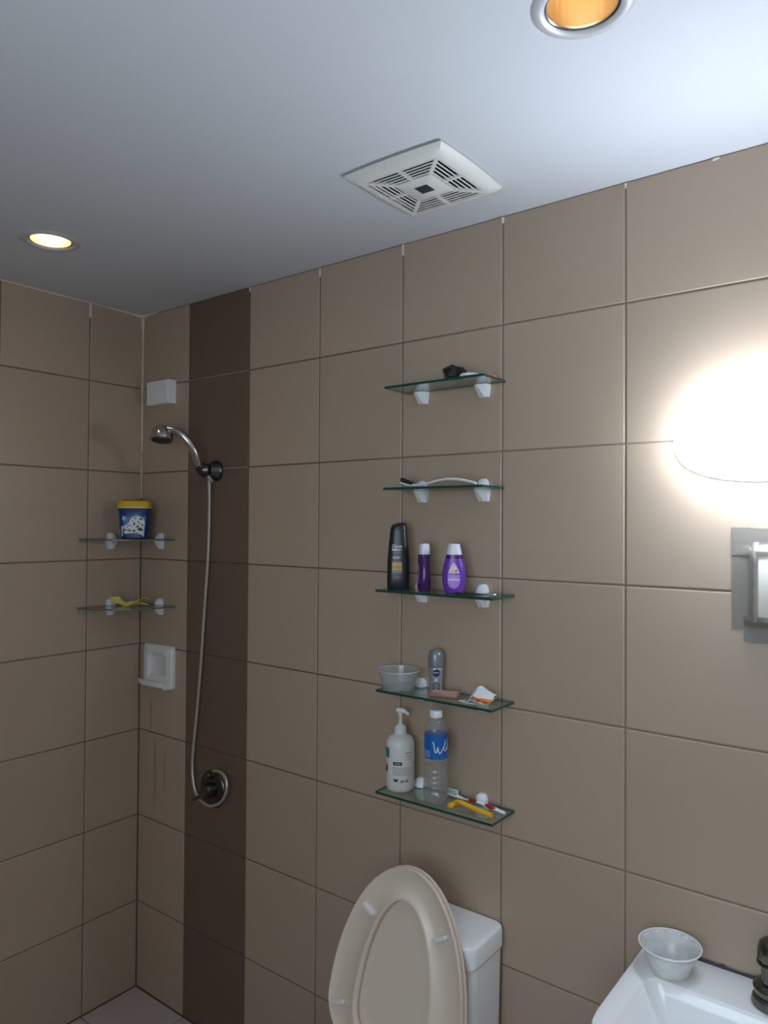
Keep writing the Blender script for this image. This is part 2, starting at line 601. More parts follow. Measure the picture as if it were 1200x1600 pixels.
wb = wall('wall_back', -0.1, WALL_R + 0.1, 0.0022, 0.1, -0.05, CEIL + 0.02, 'wall_grout')
for i in range(len(VX) - 1):
    for j in range(len(HZ) - 1):
        w, h = VX[i + 1] - VX[i], HZ[j + 1] - HZ[j]
        link('tile', tile_mesh(w, h, 'tile_dark' if i == 1 else 'tile'), wb, ((VX[i] + VX[i + 1]) / 2, TT, (HZ[j] + HZ[j + 1]) / 2))
wl = wall('wall_left', -0.1, -0.0022, WALL_F - 0.1, 0.0022, -0.05, CEIL + 0.02, 'grout')
for i in range(len(LY) - 1):
    for j in range(len(HZ) - 1):
        w, h = LY[i + 1] - LY[i], HZ[j + 1] - HZ[j]
        link('tile', tile_mesh(w, h, 'tile'), wl, (-TT, -(LY[i] + LY[i + 1]) / 2, (HZ[j] + HZ[j + 1]) / 2), (0, 0, PI / 2))

# right wall; front wall with an added daylight window and a door (behind the camera)
wall('wall_right', WALL_R, WALL_R + 0.1, WALL_F - 0.1, 0.0022, -0.05, CEIL + 0.02, 'tiled_wall')
mb = MB()
x0, x1, z0, z1 = ADDED_WIN
for a in ((-0.1, x0, -0.05, CEIL + 0.02), (x1, WALL_R + 0.1, -0.05, CEIL + 0.02), (x0, x1, -0.05, z0), (x0, x1, z1, CEIL + 0.02)):
    mb.box(a[0], a[1], WALL_F - 0.1, WALL_F, a[2], a[3])
struct(mb.build('wall_front', 'tiled_wall', smooth=False))
w1 = struct(MB().box(x0 + 0.03, x1 - 0.03, WALL_F - 0.056, WALL_F - 0.05, z0 + 0.03, z1 - 0.03).build('added_window_1', 'added_window_glass', smooth=False))  # added out of view so daylight brightens the back wall
mb = MB()
for a in ((x0, x0 + 0.03, z0, z1), (x1 - 0.03, x1, z0, z1), (x0 + 0.03, x1 - 0.03, z0, z0 + 0.03), (x0 + 0.03, x1 - 0.03, z1 - 0.03, z1), ((x0 + x1) / 2 - 0.015, (x0 + x1) / 2 + 0.015, z0 + 0.03, z1 - 0.03)):
    mb.box(a[0], a[1], WALL_F - 0.075, WALL_F - 0.035, a[2], a[3])
mb.build('added_window_frame', 'white_plastic', w1, smooth=False)
d1 = struct(MB().box(0.45, 1.25, WALL_F, WALL_F + 0.035, 0.01, 2.05, 0.003).build('door_1', 'door_paint'))
for k, (a, b) in enumerate(((0.15, 0.95), (1.08, 1.92))):
    MB().box(0.57, 1.13, WALL_F + 0.034, WALL_F + 0.044, a, b, 0.006).build('door_panel', 'door_paint', d1)
mb = MB()
mb.lathe([(0.028, 0), (0.028, 0.008), (0.010, 0.012), (0.010, 0.045), (0.026, 0.055), (0.028, 0.075), (0.016, 0.085)], 20,
         mtx=Matrix.Translation((1.18, WALL_F + 0.035, 1.0)) @ Matrix.Rotation(-PI / 2, 4, 'X'))
mb.build('door_knob', 'chrome', d1)

# floor with its tiles
fl = struct(MB().box(-0.1, WALL_R + 0.1, WALL_F - 0.1, 0.1, -0.08, -0.0025).build('floor', 'floor_grout', smooth=False))
FX = [0.0, 0.2640] + [0.264 + 0.3 * i for i in range(1, 10)]
FX = [v for v in FX if v < WALL_R - 0.05] + [WALL_R]
FY = [0.0, 0.2080] + [0.208 + 0.3 * i for i in range(1, 8)]
FY = [v for v in FY if v < -WALL_F - 0.05] + [-WALL_F]
for i in range(len(FX) - 1):
    for j in range(len(FY) - 1):
        w, h = FX[i + 1] - FX[i], FY[j + 1] - FY[j]
        link('tile', tile_mesh(w, h, 'floor_tile'), fl, ((FX[i] + FX[i + 1]) / 2, -(FY[j] + FY[j + 1]) / 2, -TT), (-PI / 2, 0, 0))

# ceiling with the two round cut-outs and the vent opening
DL = [(0.419, -0.566), (1.869, -0.568)]
VC = (1.393, -0.266)
bm = bmesh.new()
edges = []

def loop(pts):
    vs = [bm.verts.new((x, y, CEIL)) for x, y in pts]
    for i in range(len(vs)):
        edges.append(bm.edges.new((vs[i], vs[(i + 1) % len(vs)])))
loop([(-0.1, WALL_F - 0.1), (WALL_R + 0.1, WALL_F - 0.1), (WALL_R + 0.1, 0.1), (-0.1, 0.1)])
for cx, cy in DL:
    loop([(cx + 0.056 * math.cos(2 * PI * k / 32), cy + 0.056 * math.sin(2 * PI * k / 32)) for k in range(32)])
loop([(VC[0] + sx * 0.10, VC[1] + sy * 0.10) for sx, sy in ((-1, -1), (1, -1), (1, 1), (-1, 1))])
bmesh.ops.triangle_fill(bm, use_beauty=True, use_dissolve=False, edges=edges)
mb = MB()
mb.bm(bm)
ce = struct(mb.build('ceiling', 'ceiling_paint', smooth=False))
bpy.context.view_layer.update()
me = ce.data
if sum(p.normal.z for p in me.polygons) > 0:
    me.flip_normals()
MB().box(-0.1, WALL_R + 0.1, WALL_F - 0.1, 0.1, CEIL + 0.14, CEIL + 0.16).build('ceiling_slab', 'dark_void', ce, smooth=False)

# caulk beads: the corner, the ceiling line of the left wall, blobs at the tops of the joints
def bead(name, pts, rad):
    return struct(MB().tube(pts, rad, 8).build(name, 'caulk'))
cp = []
cr = []
rnd = random.Random(3)
for k in range(34):
    z = CEIL - 0.002 - k * 0.0195
    cp.append((0.0012, -0.0012, z))
    cr.append(0.0032 + (0.003 if k < 3 else 0) + rnd.uniform(-0.0007, 0.0007) + (0.002 if k in (13, 28) else 0) - (0.0016 if k > 24 else 0))
c1 = bead('trim_1', cp, cr)
c2p = [(0.0015, -0.004 - 0.05 * k, CEIL - 0.0012) for k in range(41)]
c2 = bead('trim_2', c2p, [0.0028 + rnd.uniform(-0.0012, 0.0012) + (0.006 if k == 0 else 0) for k in range(41)])
c3 = bead('trim_3', [(0.004 + 0.02 * k, -0.0015, CEIL - 0.001) for k in range(5)], [0.009, 0.005, 0.003, 0.0026, 0.002])
for o, pts, rr in ((wl, [(0.0005, -0.2032, CEIL - 0.003), (0.0005, -0.2032, CEIL - 0.05)], 0.0045),
                   (wb, [(0.5559, -0.0004, CEIL - 0.002), (0.5559, -0.0002, CEIL - 0.016)], 0.0026),
                   (wb, [(0.8493, -0.0004, CEIL - 0.003), (0.8493, -0.0002, CEIL - 0.028)], 0.0028),
                   (wb, [(1.1427, -0.0004, CEIL - 0.002), (1.1427, -0.0002, CEIL - 0.03)], 0.0032),
                   (wb, [(1.4361, -0.0006, CEIL - 0.004), (1.4361, -0.0003, CEIL - 0.018)], [0.0048, 0.0026]),
                   (wb, [(1.7295, -0.0006, CEIL - 0.004), (1.7295, -0.0003, CEIL - 0.014)], [0.0036, 0.002]),
                   (wb, [(1.905, -0.0006, CEIL - 0.005), (1.917, -0.0006, CEIL - 0.004)], [0.0034, 0.0022])):
    MB().tube(pts, rr, 8).build('caulk_blob', 'caulk', o)

# pale grout left in the joints of the dark strip, dirty drips under the soap dish
for zj in (2.0982, 1.7982):
    MB().box(0.262, 0.5535, 0.0004, 0.003, zj - 0.0013, zj + 0.0013).build('grout_line', 'pale_grout', wb, smooth=False)
for xs, za, zb, wd in ((0.096, 0.890, 0.640, 0.0085), (0.070, 1.02, 0.905, 0.006), (0.150, 0.86, 0.70, 0.005)):
    n = 10
    rnd = random.Random(int(xs * 1000))
    pl = [(xs + wd * (0.3 + 0.7 * math.sin(PI * k / n)) + rnd.uniform(-.0006, .0006), za + (zb - za) * k / n) for k in range(n + 1)]
    pl += [(xs - wd * (0.3 + 0.7 * math.sin(PI * k / n)) + rnd.uniform(-.0006, .0006), za + (zb - za) * k / n) for k in range(n, -1, -1)]
    MB().prism(pl, -0.00015, 0.0002).build('drip_stain', 'drip', wb, smooth=False)

# ------------------------------------------------------------------ wall lamp above the basin
LX, LZ = 2.032, 1.797
t = thing('wall_lamp', 'glowing white oval wall lamp above the taped plate', 'lamp', (LX, 0, LZ))

def pill(w, h, n=40, e=2.7):
    return [(w * math.copysign(abs(math.cos(a)) ** (2 / e), math.cos(a)), h * math.copysign(abs(math.sin(a)) ** (2 / e), math.sin(a)))
            for a in [2 * PI * k / n for k in range(n)]]
mb = MB()
mb.loft([[(x, y, z) for x, z in pill(w, h)] for w, h, y in ((0.194, 0.085, -0.0005), (0.1955, 0.0865, -0.004), (0.1955, 0.0865, -0.0165), (0.1945, 0.0855, -0.0183))])
mb.build('base_plate', 'white_plastic', t)
mb = MB()
rs = []
for k in range(9):
    a = k / 8 * PI / 2
    rs.append([(x, -0.0187 - 0.064 * math.sin(a), z) for x, z in pill(0.012 + 0.184 * math.cos(a) ** 0.7 if k < 8 else 0.012, 0.004 + 0.083 * math.cos(a) ** 0.7 if k < 8 else 0.004)])
mb.loft(rs)
mb.build('diffuser', 'lamp_opal', t)

# ------------------------------------------------------------------ recessed downlights
def downlight(loc, label, bulb):
    t = thing('downlight', label, 'ceiling light', (loc[0], loc[1], CEIL), 0, 'recessed ceiling downlights')
    MB().lathe([(0.0525, 0.004), (0.0525, -0.0015), (0.056, -0.0045), (0.062, -0.0052), (0.068, -0.0036), (0.0722, -0.0003), (0.0722, 0.0002)], 56, cap0=False, cap1=False).build('trim_ring', 'trim_ring', t)
    MB().lathe([(0.0525, 0.0035), (0.0505, -0.0006), (0.0488, 0.0005), (0.0488, 0.004)], 56, cap0=False, cap1=False).build('inner_ring', 'chrome', t)
    MB().lathe([(0.0500, 0.002), (0.0495, 0.02), (0.0475, 0.045), (0.043, 0.07), (0.035, 0.09), (0.024, 0.102), (0.010, 0.106)], 72, cap0=False,
               rib=lambda r, z, a: 0.0009 * math.cos(a * 24) if 0.04 < z < 0.1 else 0).build('reflector', 'amber_reflector', t)
    MB().lathe([(0.006, 0.104), (0.012, 0.098), (0.014, 0.088), (0.024, 0.070), (0.030, 0.055), (0.029, 0.045), (0.020, 0.037), (0.006, 0.034)], 32).build('bulb', bulb, t)
    return t
downlight(DL[0], 'lit recessed downlight in the ceiling above the shower corner', 'bulb_shower')
downlight(DL[1], 'amber-glowing recessed downlight with a wide pale ring, nearest the camera', 'bulb_room')

# ------------------------------------------------------------------ exhaust fan in the ceiling
t = thing('exhaust_fan', 'square off-white exhaust fan with slatted grille set in the ceiling', 'exhaust fan', (VC[0], VC[1], CEIL))

def sq(h, z, bulge=0.0, r=0.012, n=4):
    pts = []
    for x, y in rrect(2 * h, 2 * h, min(r, h * 0.9), n):
        pts.append((x, y, z))
    return pts

def sqb(h, z, bow):
    """Square ring with sides bowed outward by bow."""
    out = []
    N = 10
    c = [(-1, -1), (1, -1), (1, 1), (-1, 1)]
    for i in range(4):
        (ax, ay), (bx, by) = c[i], c[(i + 1) % 4]
        for k in range(N):
            s = k / N
            x, y = ax + (bx - ax) * s, ay + (by - ay) * s
            o = 1 + bow * (1 - (2 * s - 1) ** 2)
            out.append((h * (x * (o if abs(bx - ax) < 0.1 else 1)), h * (y * (o if abs(by - ay) < 0.1 else 1)), z))
    return out
mb = MB()
mb.loft([sqb(0.100, 0.0, 0.0), sqb(0.116, -0.0005, 0.03), sqb(0.121, -0.004, 0.035), sqb(0.121, -0.0065, 0.035), sqb(0.117, -0.010, 0.035), sqb(0.109, -0.0170, 0.03), sqb(0.100, -0.0193, 0.0),
         sqb(0.0965, -0.0195, 0.0), sqb(0.0965, -0.015, 0.0)], cap0=False, cap1=False)
mb.build('frame', 'vent_plastic', t)
MB().loft([sqb(0.046, -0.014, 0), sqb(0.046, -0.0195, 0.0), sqb(0.044, -0.0205, 0)]).build('centre_panel', 'vent_plastic', t)
MB().box(-0.016, 0.016, -0.016, 0.016, -0.0215, -0.0195, 0.001, 1).build('badge', 'badge_navy', t)
for q in range(4):
    M4 = Matrix.Rotation(q * PI / 2, 4, 'Z')
    # straight rib in the middle of each side and diagonal rib at each corner
    MB().box(0.043, 0.098, -0.0035, 0.0035, -0.0193, -0.014, mtx=M4).build('rib', 'vent_plastic', t, smooth=False)
    MB().box(0.060, 0.139, -0.004, 0.004, -0.0193, -0.014, mtx=M4 @ Matrix.Rotation(PI / 4, 4, 'Z')).build('rib', 'vent_plastic', t, smooth=False)
    for s in (-1, 1):
        for k in range(5):
            x = 0.0525 + k * 0.0100
            yy = sorted((s * 0.002, s * (x - 0.003)))
            pr = [(x - 0.0017, -0.0176), (x - 0.0017, -0.0188), (x + 0.0017, -0.0188), (x + 0.0017, -0.0176)]
            mb = MB()
            mb.add([(px, yy[0], pz) for px, pz in pr] + [(px, yy[1], pz) for px, pz in pr],
                   [[0, 1, 2, 3], [7, 6, 5, 4], [0, 4, 5, 1], [1, 5, 6, 2], [2, 6, 7, 3], [3, 7, 4, 0]], mtx=M4)
            mb.build('slat', 'vent_plastic', t, smooth=False)
mb = MB()
mb.box(-0.098, 0.098, -0.098, 0.098, 0.0, 0.07)
del mb.f[0]
del mb.mi[0]
mb.build('fan_housing', 'dark_void', t, smooth=False)

# ------------------------------------------------------------------ shower: white box, hand shower, mixer, soap dish
mb = MB().box(0.0715, 0.193, -0.032, -0.0003, 2.028, 2.108, 0.0009, 1)
o = mb.build('junction_box', 'white_plastic')
tag(o, 'small blank white plastic box on the wall above the shower head', 'wall box')
MB().box(0.0765, 0.188, -0.0335, -0.0318, 2.033, 2.103, 0.0006, 1).build('cover', 'white_plastic', o)

t = thing('hand_shower', 'chrome hand shower hanging in its wall holder with a long metal hose', 'shower', (0, 0, 0))
HP = Vector((0.405, 0, 1.792))
mb = MB()
mb.lathe([(0.0335, 0), (0.0335, 0.006), (0.030, 0.014), (0.021, 0.026), (0.017, 0.034)], 28, mtx=Matrix.Translation(HP) @ Matrix.Rotation(PI / 2, 4, 'X'))
mb.build('wall_mount', 'dull_chrome', t)
gdir = Vector((-0.02, -0.075, 0.085)).normalized()
gp = Vector((0.400, -0.050, 1.792))
mb = MB()
mb.tube([gp - gdir * 0.022, gp - gdir * 0.020, gp + gdir * 0.018, gp + gdir * 0.02], [0.014, 0.0175, 0.0185, 0.015], 20)
mb.tube([gp + Vector((-0.006, 0.0, 0)), gp + Vector((0.02, 0.0, 0)), gp + Vector((0.026, 0.004, 0))], [0.019, 0.019, 0.015], 18)
mb.build('swivel_clamp', 'dull_chrome', t)
hc = Vector((0.322, -0.148, 1.900))
arm = smoothpath([gp - gdir * 0.03, gp + gdir * 0.02, gp + Vector((-0.004, -0.032, 0.058)), gp + Vector((-0.016, -0.058, 0.098)), gp + Vector((-0.038, -0.078, 0.119)), hc + Vector((0.012, -0.0, 0.018))], 6)
mb = MB()
mb.tube(arm, [0.0095 + 0.0035 * math.sin(PI * min(1, i / len(arm) * 1.1)) for i in range(len(arm))], 16)
mb.build('handle', 'chrome', t)
Mh = Matrix.Translation(hc) @ Matrix.Rotation(R(-8), 4, 'Y') @ Matrix.Rotation(R(-10), 4, 'X')
MB().lathe([(0.031, -0.019), (0.0352, -0.017), (0.0358, -0.012), (0.0345, 0.0), (0.030, 0.014), (0.022, 0.024), (0.012, 0.0295), (0.003, 0.031)], 36, mtx=Mh).build('spray_head', 'chrome', t)
mb = MB()
mb.lathe([(0.031, -0.0185), (0.0305, -0.021), (0.010, -0.022)], 36, mtx=Mh)
fp = mb.build('spray_face', 'dull_chrome', t)
mb = MB()
for ring, n in ((0.0085, 6), (0.016, 11), (0.0235, 16)):
    for k in range(n):
        a = 2 * PI * k / n
        mb.lathe([(0.0011, 0), (0.0008, -0.0024)], 6, mtx=Mh @ Matrix.Translation((ring * math.cos(a), ring * math.sin(a), -0.0215)))
mb.build('nozzles', 'black_plastic', fp)

def wallpt(px, py, y):
    """Photograph pixel -> point on a plane parallel to the back wall (used for reading off positions)."""
    d = r2 * ((px - 600) / FPX) - u2 * ((py - 800) / FPX) + fwd
    return CAM + d * ((y - CAM.y) / d.y)
MXC = Vector((0.4035, 0, 0.776))
hose = [gp - gdir * 0.03] + [wallpt(*q) for q in ((327, 762, -0.034), (327, 800, -0.028), (325, 870, -0.024), (319, 960, -0.022), (313, 1050, -0.022), (307, 1120, -0.022), (302.5, 1165, -0.024),
                                               (300.5, 1200, -0.028), (303, 1228, -0.033), (311, 1247, -0.036), (327, 1259, -0.037), (344, 1254, -0.036), (353, 1239, -0.034), (354.5, 1224, -0.031), (350, 1211, -0.027), (341, 1205, -0.022), (333, 1205, -0.014))]
hp = smoothpath(hose, 14)
mb = MB()
mb.tube(hp, [0.0046 + 0.0006 * (i % 2) for i in range(len(hp))], 10)
mb.build('hose', 'hose_metal', t)
MB().tube([gp - gdir * 0.05, gp - gdir * 0.046, gp - gdir * 0.022], [0.0075, 0.009, 0.009], 14).build('hose_nut', 'chrome', t)

t = thing('shower_mixer', 'round dark metal shower valve with lever low on the dark tile strip', 'tap', MXC)
Mx = Matrix.Rotation(PI / 2, 4, 'X')
MB().lathe([(0.0585, 0), (0.0585, 0.002), (0.056, 0.005), (0.040, 0.008), (0.026, 0.010)], 44, mtx=Mx).build('escutcheon', 'dull_chrome', t)
MB().lathe([(0.024, 0.008), (0.023, 0.026), (0.019, 0.034), (0.010, 0.036)], 28, mtx=Mx).build('valve_body', 'dull_chrome', t)
mb = MB()
mb.tube([(0.004, -0.030, -0.002), (-0.014, -0.040, -0.016), (-0.034, -0.046, -0.026), (-0.042, -0.047, -0.029)], [0.007, 0.0065, 0.0055, 0.005], 12)
mb.build('lever', 'aged_chrome', t)
MB().lathe([(0.0105, 0.004), (0.0105, 0.020), (0.008, 0.024)], 18, mtx=Matrix.Translation((-0.004, 0, 0.046)) @ Mx).build('outlet', 'aged_chrome', t)

t = thing('soap_dish', 'white ceramic soap dish fixed to the wall under the corner shelves', 'soap dish', (0.1225, 0, 1.134))
# plate with a scooped niche
mb = MB()
W2, H2 = 0.080, 0.072
def rr(w, h, r, y, cz=0.0, n=5):
    return [(x, y, z + cz) for x, z in rrect(2 * w, 2 * h, r, n)]
mb.loft([rr(W2, H2, 0.010, 0.0), rr(W2, H2, 0.010, -0.010), rr(W2 - 0.005, H2 - 0.005, 0.009, -0.015), rr(0.052, 0.052, 0.022, -0.017, -0.004), rr(0.047, 0.047, 0.020, -0.012, -0.005),
         rr(0.036, 0.038, 0.016, -0.0045, -0.006)])
mb.build('back_plate', 'soap_ceramic', t)
mb = MB()
rings = []
for k in range(9):
    u = -1 + 2 * k / 8
    lip = 0.055 - 0.010 * abs(u) ** 4
    x = u * 0.066
    rings.append([(x, -0.010, -0.030), (x, -0.020, -0.048), (x, -lip + 0.014, -0.052), (x, -lip + 0.003, -0.043), (x, -lip, -0.046), (x, -lip + 0.003, -0.060), (x, -0.030, -0.071), (x, -0.010, -0.070)])
mb.loft(rings)
mb.build('tray', 'soap_ceramic', t)

# ------------------------------------------------------------------ corner shelves (glass) and straight shelves (glass)
def bracket_mesh():
    mb = MB()
    # lower wedge: wide under the glass, tapering to the foot with a slanted front facet
    mb.add([(-0.018, 0, -0.0062), (0.018, 0, -0.0062), (0.018, -0.022, -0.0062), (-0.008, -0.026, -0.0062), (-0.018, -0.019, -0.0062),
            (-0.010, 0, -0.035), (0.014, 0, -0.035), (0.014, -0.004, -0.035), (0.006, -0.010, -0.035), (-0.010, -0.008, -0.035)],
           [[0, 1, 2, 3, 4], [5, 6, 7, 8, 9], [0, 1, 6, 5], [1, 2, 7, 6], [2, 3, 8, 7], [3, 4, 9, 8], [4, 0, 5, 9]])
    # upper clamp
    r = []
    for w, d, z in ((0.0145, 0.021, 0.0002), (0.0140, 0.018, 0.008), (0.0115, 0.013, 0.0155), (0.007, 0.008, 0.0195), (0.003, 0.004, 0.0202)):
        r.append([(-w, 0, z), (w, 0, z), (w, -d * 0.8, z), (w * 0.4, -d, z), (-w * 0.4, -d, z), (-w, -d * 0.7, z)])
    mb.loft(r)
    # stub joining both behind the glass edge
    mb.box(-0.014, 0.014, -0.0035, 0, -0.007, 0.001)
    return mb.data('bracket', 'bracket_plastic', True, 22)
BR = bracket_mesh()

def glass_slab(poly, z1, th, parent, name='glass', edge='glass_edge'):
    mb = MB()
    n = len(poly)
    mb.add([(x, y, z1) for x, y in poly] + [(x, y, z1 - th) for x, y in poly], [list(range(n))])
    mb.add([], [])
    mb.f.append(list(range(n, 2 * n))[::-1])
    mb.mi.append(0)
    for i in range(n):
        mb.f.append([i, (i + 1) % n, n + (i + 1) % n, n + i])
        mb.mi.append(1)
    return mb.build(name, ['shelf_glass', edge], parent, smooth=False)

def glass_shelf(x0, x1, z, dep, label, skew=0.0):
    xc = (x0 + x1) / 2
    t = thing('glass_shelf', label, 'shelf', (xc, 0, z), 0, 'straight glass shelves on the back wall')
    w = (x1 - x0) / 2
    glass_slab([(-w, -0.004), (-w + 0.002, -dep), (w - 0.001, -dep), (w, -0.004)], 0, 0.006, t)
    for bx in (1.2105, 1.388):
        link('bracket', BR, t, (bx - xc, -0.0005, 0))
    return t
SZ = [1.9655, 1.7150, 1.4625, 1.2155, 0.9655]
glass_shelf(1.162, 1.446, SZ[0], 0.104, 'topmost of the five straight glass shelves, holding a crumpled black scrap')
glass_shelf(1.160, 1.444, SZ[1], 0.104, 'straight glass shelf holding only a white toothbrush with black bristles')
glass_shelf(1.139, 1.471, SZ[2], 0.106, 'middle of the five straight glass shelves, holding the black shampoo and purple bottles')
glass_shelf(1.142, 1.471, SZ[3], 0.106, 'straight glass shelf holding the clear tub and the roll-on deodorant')
glass_shelf(1.143, 1.473, SZ[4], 0.106, 'lowest straight glass shelf, holding the pump bottle and water bottle')

def corner_shelf(z, ry, rx, label):
    t = thing('corner_shelf', label, 'shelf', (0, 0, z), 0, 'corner glass shelves in the shower')
    poly = [(0.003, -0.003), (0.003, -ry)]
    for k in range(1, 12):
        a = k / 12 * PI / 2
        poly.append((0.003 + (rx - 0.003) * math.sin(a) ** 0.9, -(0.003 + (ry - 0.003) * math.cos(a) ** 0.9)))
    poly.append((rx, -0.003))
    glass_slab(poly, 0, 0.005, t, edge='ground_edge')
    link('bracket', BR, t, (0.0005, -0.121, 0), (0, 0, PI / 2))
    link('bracket', BR, t, (0.119, -0.0005, 0))
    return t
CZ = [1.5695, 1.3445]
corner_shelf(CZ[0], 0.236, 0.197, 'upper quarter-round glass corner shelf carrying the blue tub')
corner_shelf(CZ[1], 0.238, 0.203, 'lower quarter-round glass corner shelf carrying a crumpled yellow scrap')

# ------------------------------------------------------------------ blue tub with yellow lid
FACE = lambda x, y: math.atan2(CAM.x - x, -(CAM.y - y))
TX, TY = 0.098, -0.090
t = thing('plastic_tub', 'dark blue tub with yellow lid and spotted dog picture on corner shelf', 'tub', (TX, TY, CZ[0] + 0.0004), FACE(TX, TY) - R(9))
tub = Flask([(0.0, 0.040, 0.032, 4.5), (0.003, 0.0425, 0.0345, 4.5), (0.05, 0.047, 0.038, 4.5), (0.099, 0.052, 0.042, 4.5), (0.101, 0.0505, 0.041, 4.5)])
tub.mesh().build('body', 'tub_blue', t)
lid = Flask([(0.1013, 0.0535, 0.043, 4.5), (0.104, 0.054, 0.0435, 4.5), (0.116, 0.053, 0.0425, 4.5), (0.126, 0.048, 0.036, 4.0), (0.128, 0.042, 0.030, 3.5)])
ld = lid.mesh().build('lid', 'tub_yellow', t)
mb = MB()
mb.tube([(-0.036, -0.012, 0.1285), (-0.02, -0.014, 0.1265), (0, -0.0145, 0.126), (0.02, -0.014, 0.1265), (0.036, -0.012, 0.1285)], [0.0025, 0.0038, 0.004, 0.0038, 0.0025], 8)
mb.build('carry_handle', 'print_black', ld)
MB().tube([(-0.053, -0.02, 0.109), (-0.0535, 0.0, 0.109), (-0.053, 0.02, 0.109)], 0.0035, 8).build('side_tab', 'tub_orange', ld)
mb = MB()
sky = [(-0.040, 0.006), (0.034, 0.006), (0.040, 0.078), (0.010, 0.084), (-0.044, 0.088)]
decal(mb, sky, lambda x, z: tub.front(x, z, 0.0004), 0)
lb = mb.build('label', 'tub_sky', t)
mb = MB()
decal(mb, [(-0.037, 0.008), (0.033, 0.008), (0.034, 0.030), (0.037, 0.055), (0.030, 0.070), (0.016, 0.076), (0.000, 0.074), (-0.008, 0.066), (-0.014, 0.054), (-0.024, 0.046), (-0.038, 0.042)],
      lambda x, z: tub.front(x, z, 0.0007), 0)
mb.build('dog_picture', 'print_white', lb)
mb = MB()
rnd = random.Random(11)
for cx, cz, rx, rz in ((0.003, 0.050, .003, .006), (0.020, 0.033, .008, .006), (0.024, 0.066, .006, .003), (0.006, 0.069, .005, .0025), (0.029, 0.046, .003, .005), (0.016, 0.057, .003, .003), (0.022, 0.051, .003, .002),
                       (-0.003, 0.060, .0025, .002), (-0.012, 0.028, .007, .003), (0.002, 0.027, .005, .0035), (-0.026, 0.030, .006, .002), (-0.008, 0.043, .003, .002), (-0.016, 0.046, .003, .002), (0.014, 0.041, .006, .003),
                       (0.028, 0.029, .004, .003), (-0.028, 0.016, .004, .003), (-0.020, 0.038, .004, .0012), (0.010, 0.020, .003, .002)):
    decal(mb, [(cx + rx * math.cos(a) * rnd.uniform(.7, 1.2), cz + rz * math.sin(a) * rnd.uniform(.7, 1.2)) for a in [k * PI / 4 for k in range(8)]], lambda x, z: tub.front(x, z, 0.0010), 0)
mb.build('dog_spots', 'print_black', lb)
mb = MB()
decal(mb, oval(-0.030, 0.068, 0.0055, 0.0065), lambda x, z: tub.front(x, z, 0.0008))
mb.build('round_emblem', 'label_pale', lb)
mb = MB()
for dz in (-0.0018, 0.0018):
    decal(mb, (-0.0330, -0.0270, 0.0674 + dz, 0.0686 + dz), lambda x, z: tub.front(x, z, 0.0011), 0, 3, 1)
mb.build('emblem_lines', 'navy_print', lb)

# crumpled yellow scrap on the lower corner shelf
mb = MB()
def strip(mb, pts, wv, th=0.0022, mi=0):
    wv = Vector(wv)
    rings = []
    for p in smoothpath(pts, 5):
        p = Vector(p)
        rings.append([tuple(p - wv), tuple(p + wv), tuple(p + wv + Vector((0, 0, th))), tuple(p - wv + Vector((0, 0, th)))])
    mb.loft(rings, mi=mi)
strip(mb, [(0.045, -0.130, 0.028), (0.055, -0.120, 0.012), (0.072, -0.104, 0.004), (0.100, -0.086, 0.003), (0.120, -0.075, 0.006)], (0.012, 0.010, 0.001))
strip(mb, [(0.075, -0.108, 0.0062), (0.095, -0.096, 0.010), (0.112, -0.080, 0.016), (0.126, -0.066, 0.026), (0.134, -0.056, 0.020)], (0.010, -0.012, 0.002))
strip(mb, [(0.086, -0.118, 0.001), (0.104, -0.102, 0.0125), (0.122, -0.086, 0.012), (0.136, -0.070, 0.004)], (0.009, 0.004, -0.001))
o = mb.build('yellow_wrapper', 'sponge_yellow', None, loc=(0, 0, CZ[1] + 0.0003))
tag(o, 'crumpled yellow plastic scrap lying on the lower corner shelf', 'wrapper')

# ------------------------------------------------------------------ top shelf
z = SZ[0] + 0.0003
mb = MB()
scrap(mb, 4, (0.040, 0.026, 0.034), 9, 0.42, sub=1)
scrap(mb, 9, (0.034, 0.016, 0.018), 8, 0.4, 0, Matrix.Translation((0.020, 0.002, 0.0090)) @ Matrix.Rotation(0.45, 4, 'Y'), sub=1)
o = mb.build('black_wrapper', 'black_film', None, True, 12, loc=(1.335, -0.062, z))
tag(o, 'crumpled shiny black scrap on the topmost glass shelf', 'wrapper')
mb = MB().lathe([(0.020, 0), (0.0235, 0.002), (0.024, 0.005), (0.020, 0.0085), (0.010, 0.0095)], 28)
o = mb.build('white_disc', 'brush_white', None, loc=(1.392, -0.076, z))
tag(o, 'small round white pad beside the black scrap on the top shelf', 'pad')
mb = MB()
mb.box(-0.013, 0.013, -0.007, 0.007, 0, 0.011, 0.0025, 2)
mb.box(-0.004, 0.004, -0.008, 0.008, 0.010, 0.0145, 0.001, 1)
o = mb.build('orange_clip', 'orange_plastic', None, loc=(1.418, -0.020, z), rot=(0, 0, 0.3))
tag(o, 'tiny orange plastic piece at the end of the top shelf', 'clip')

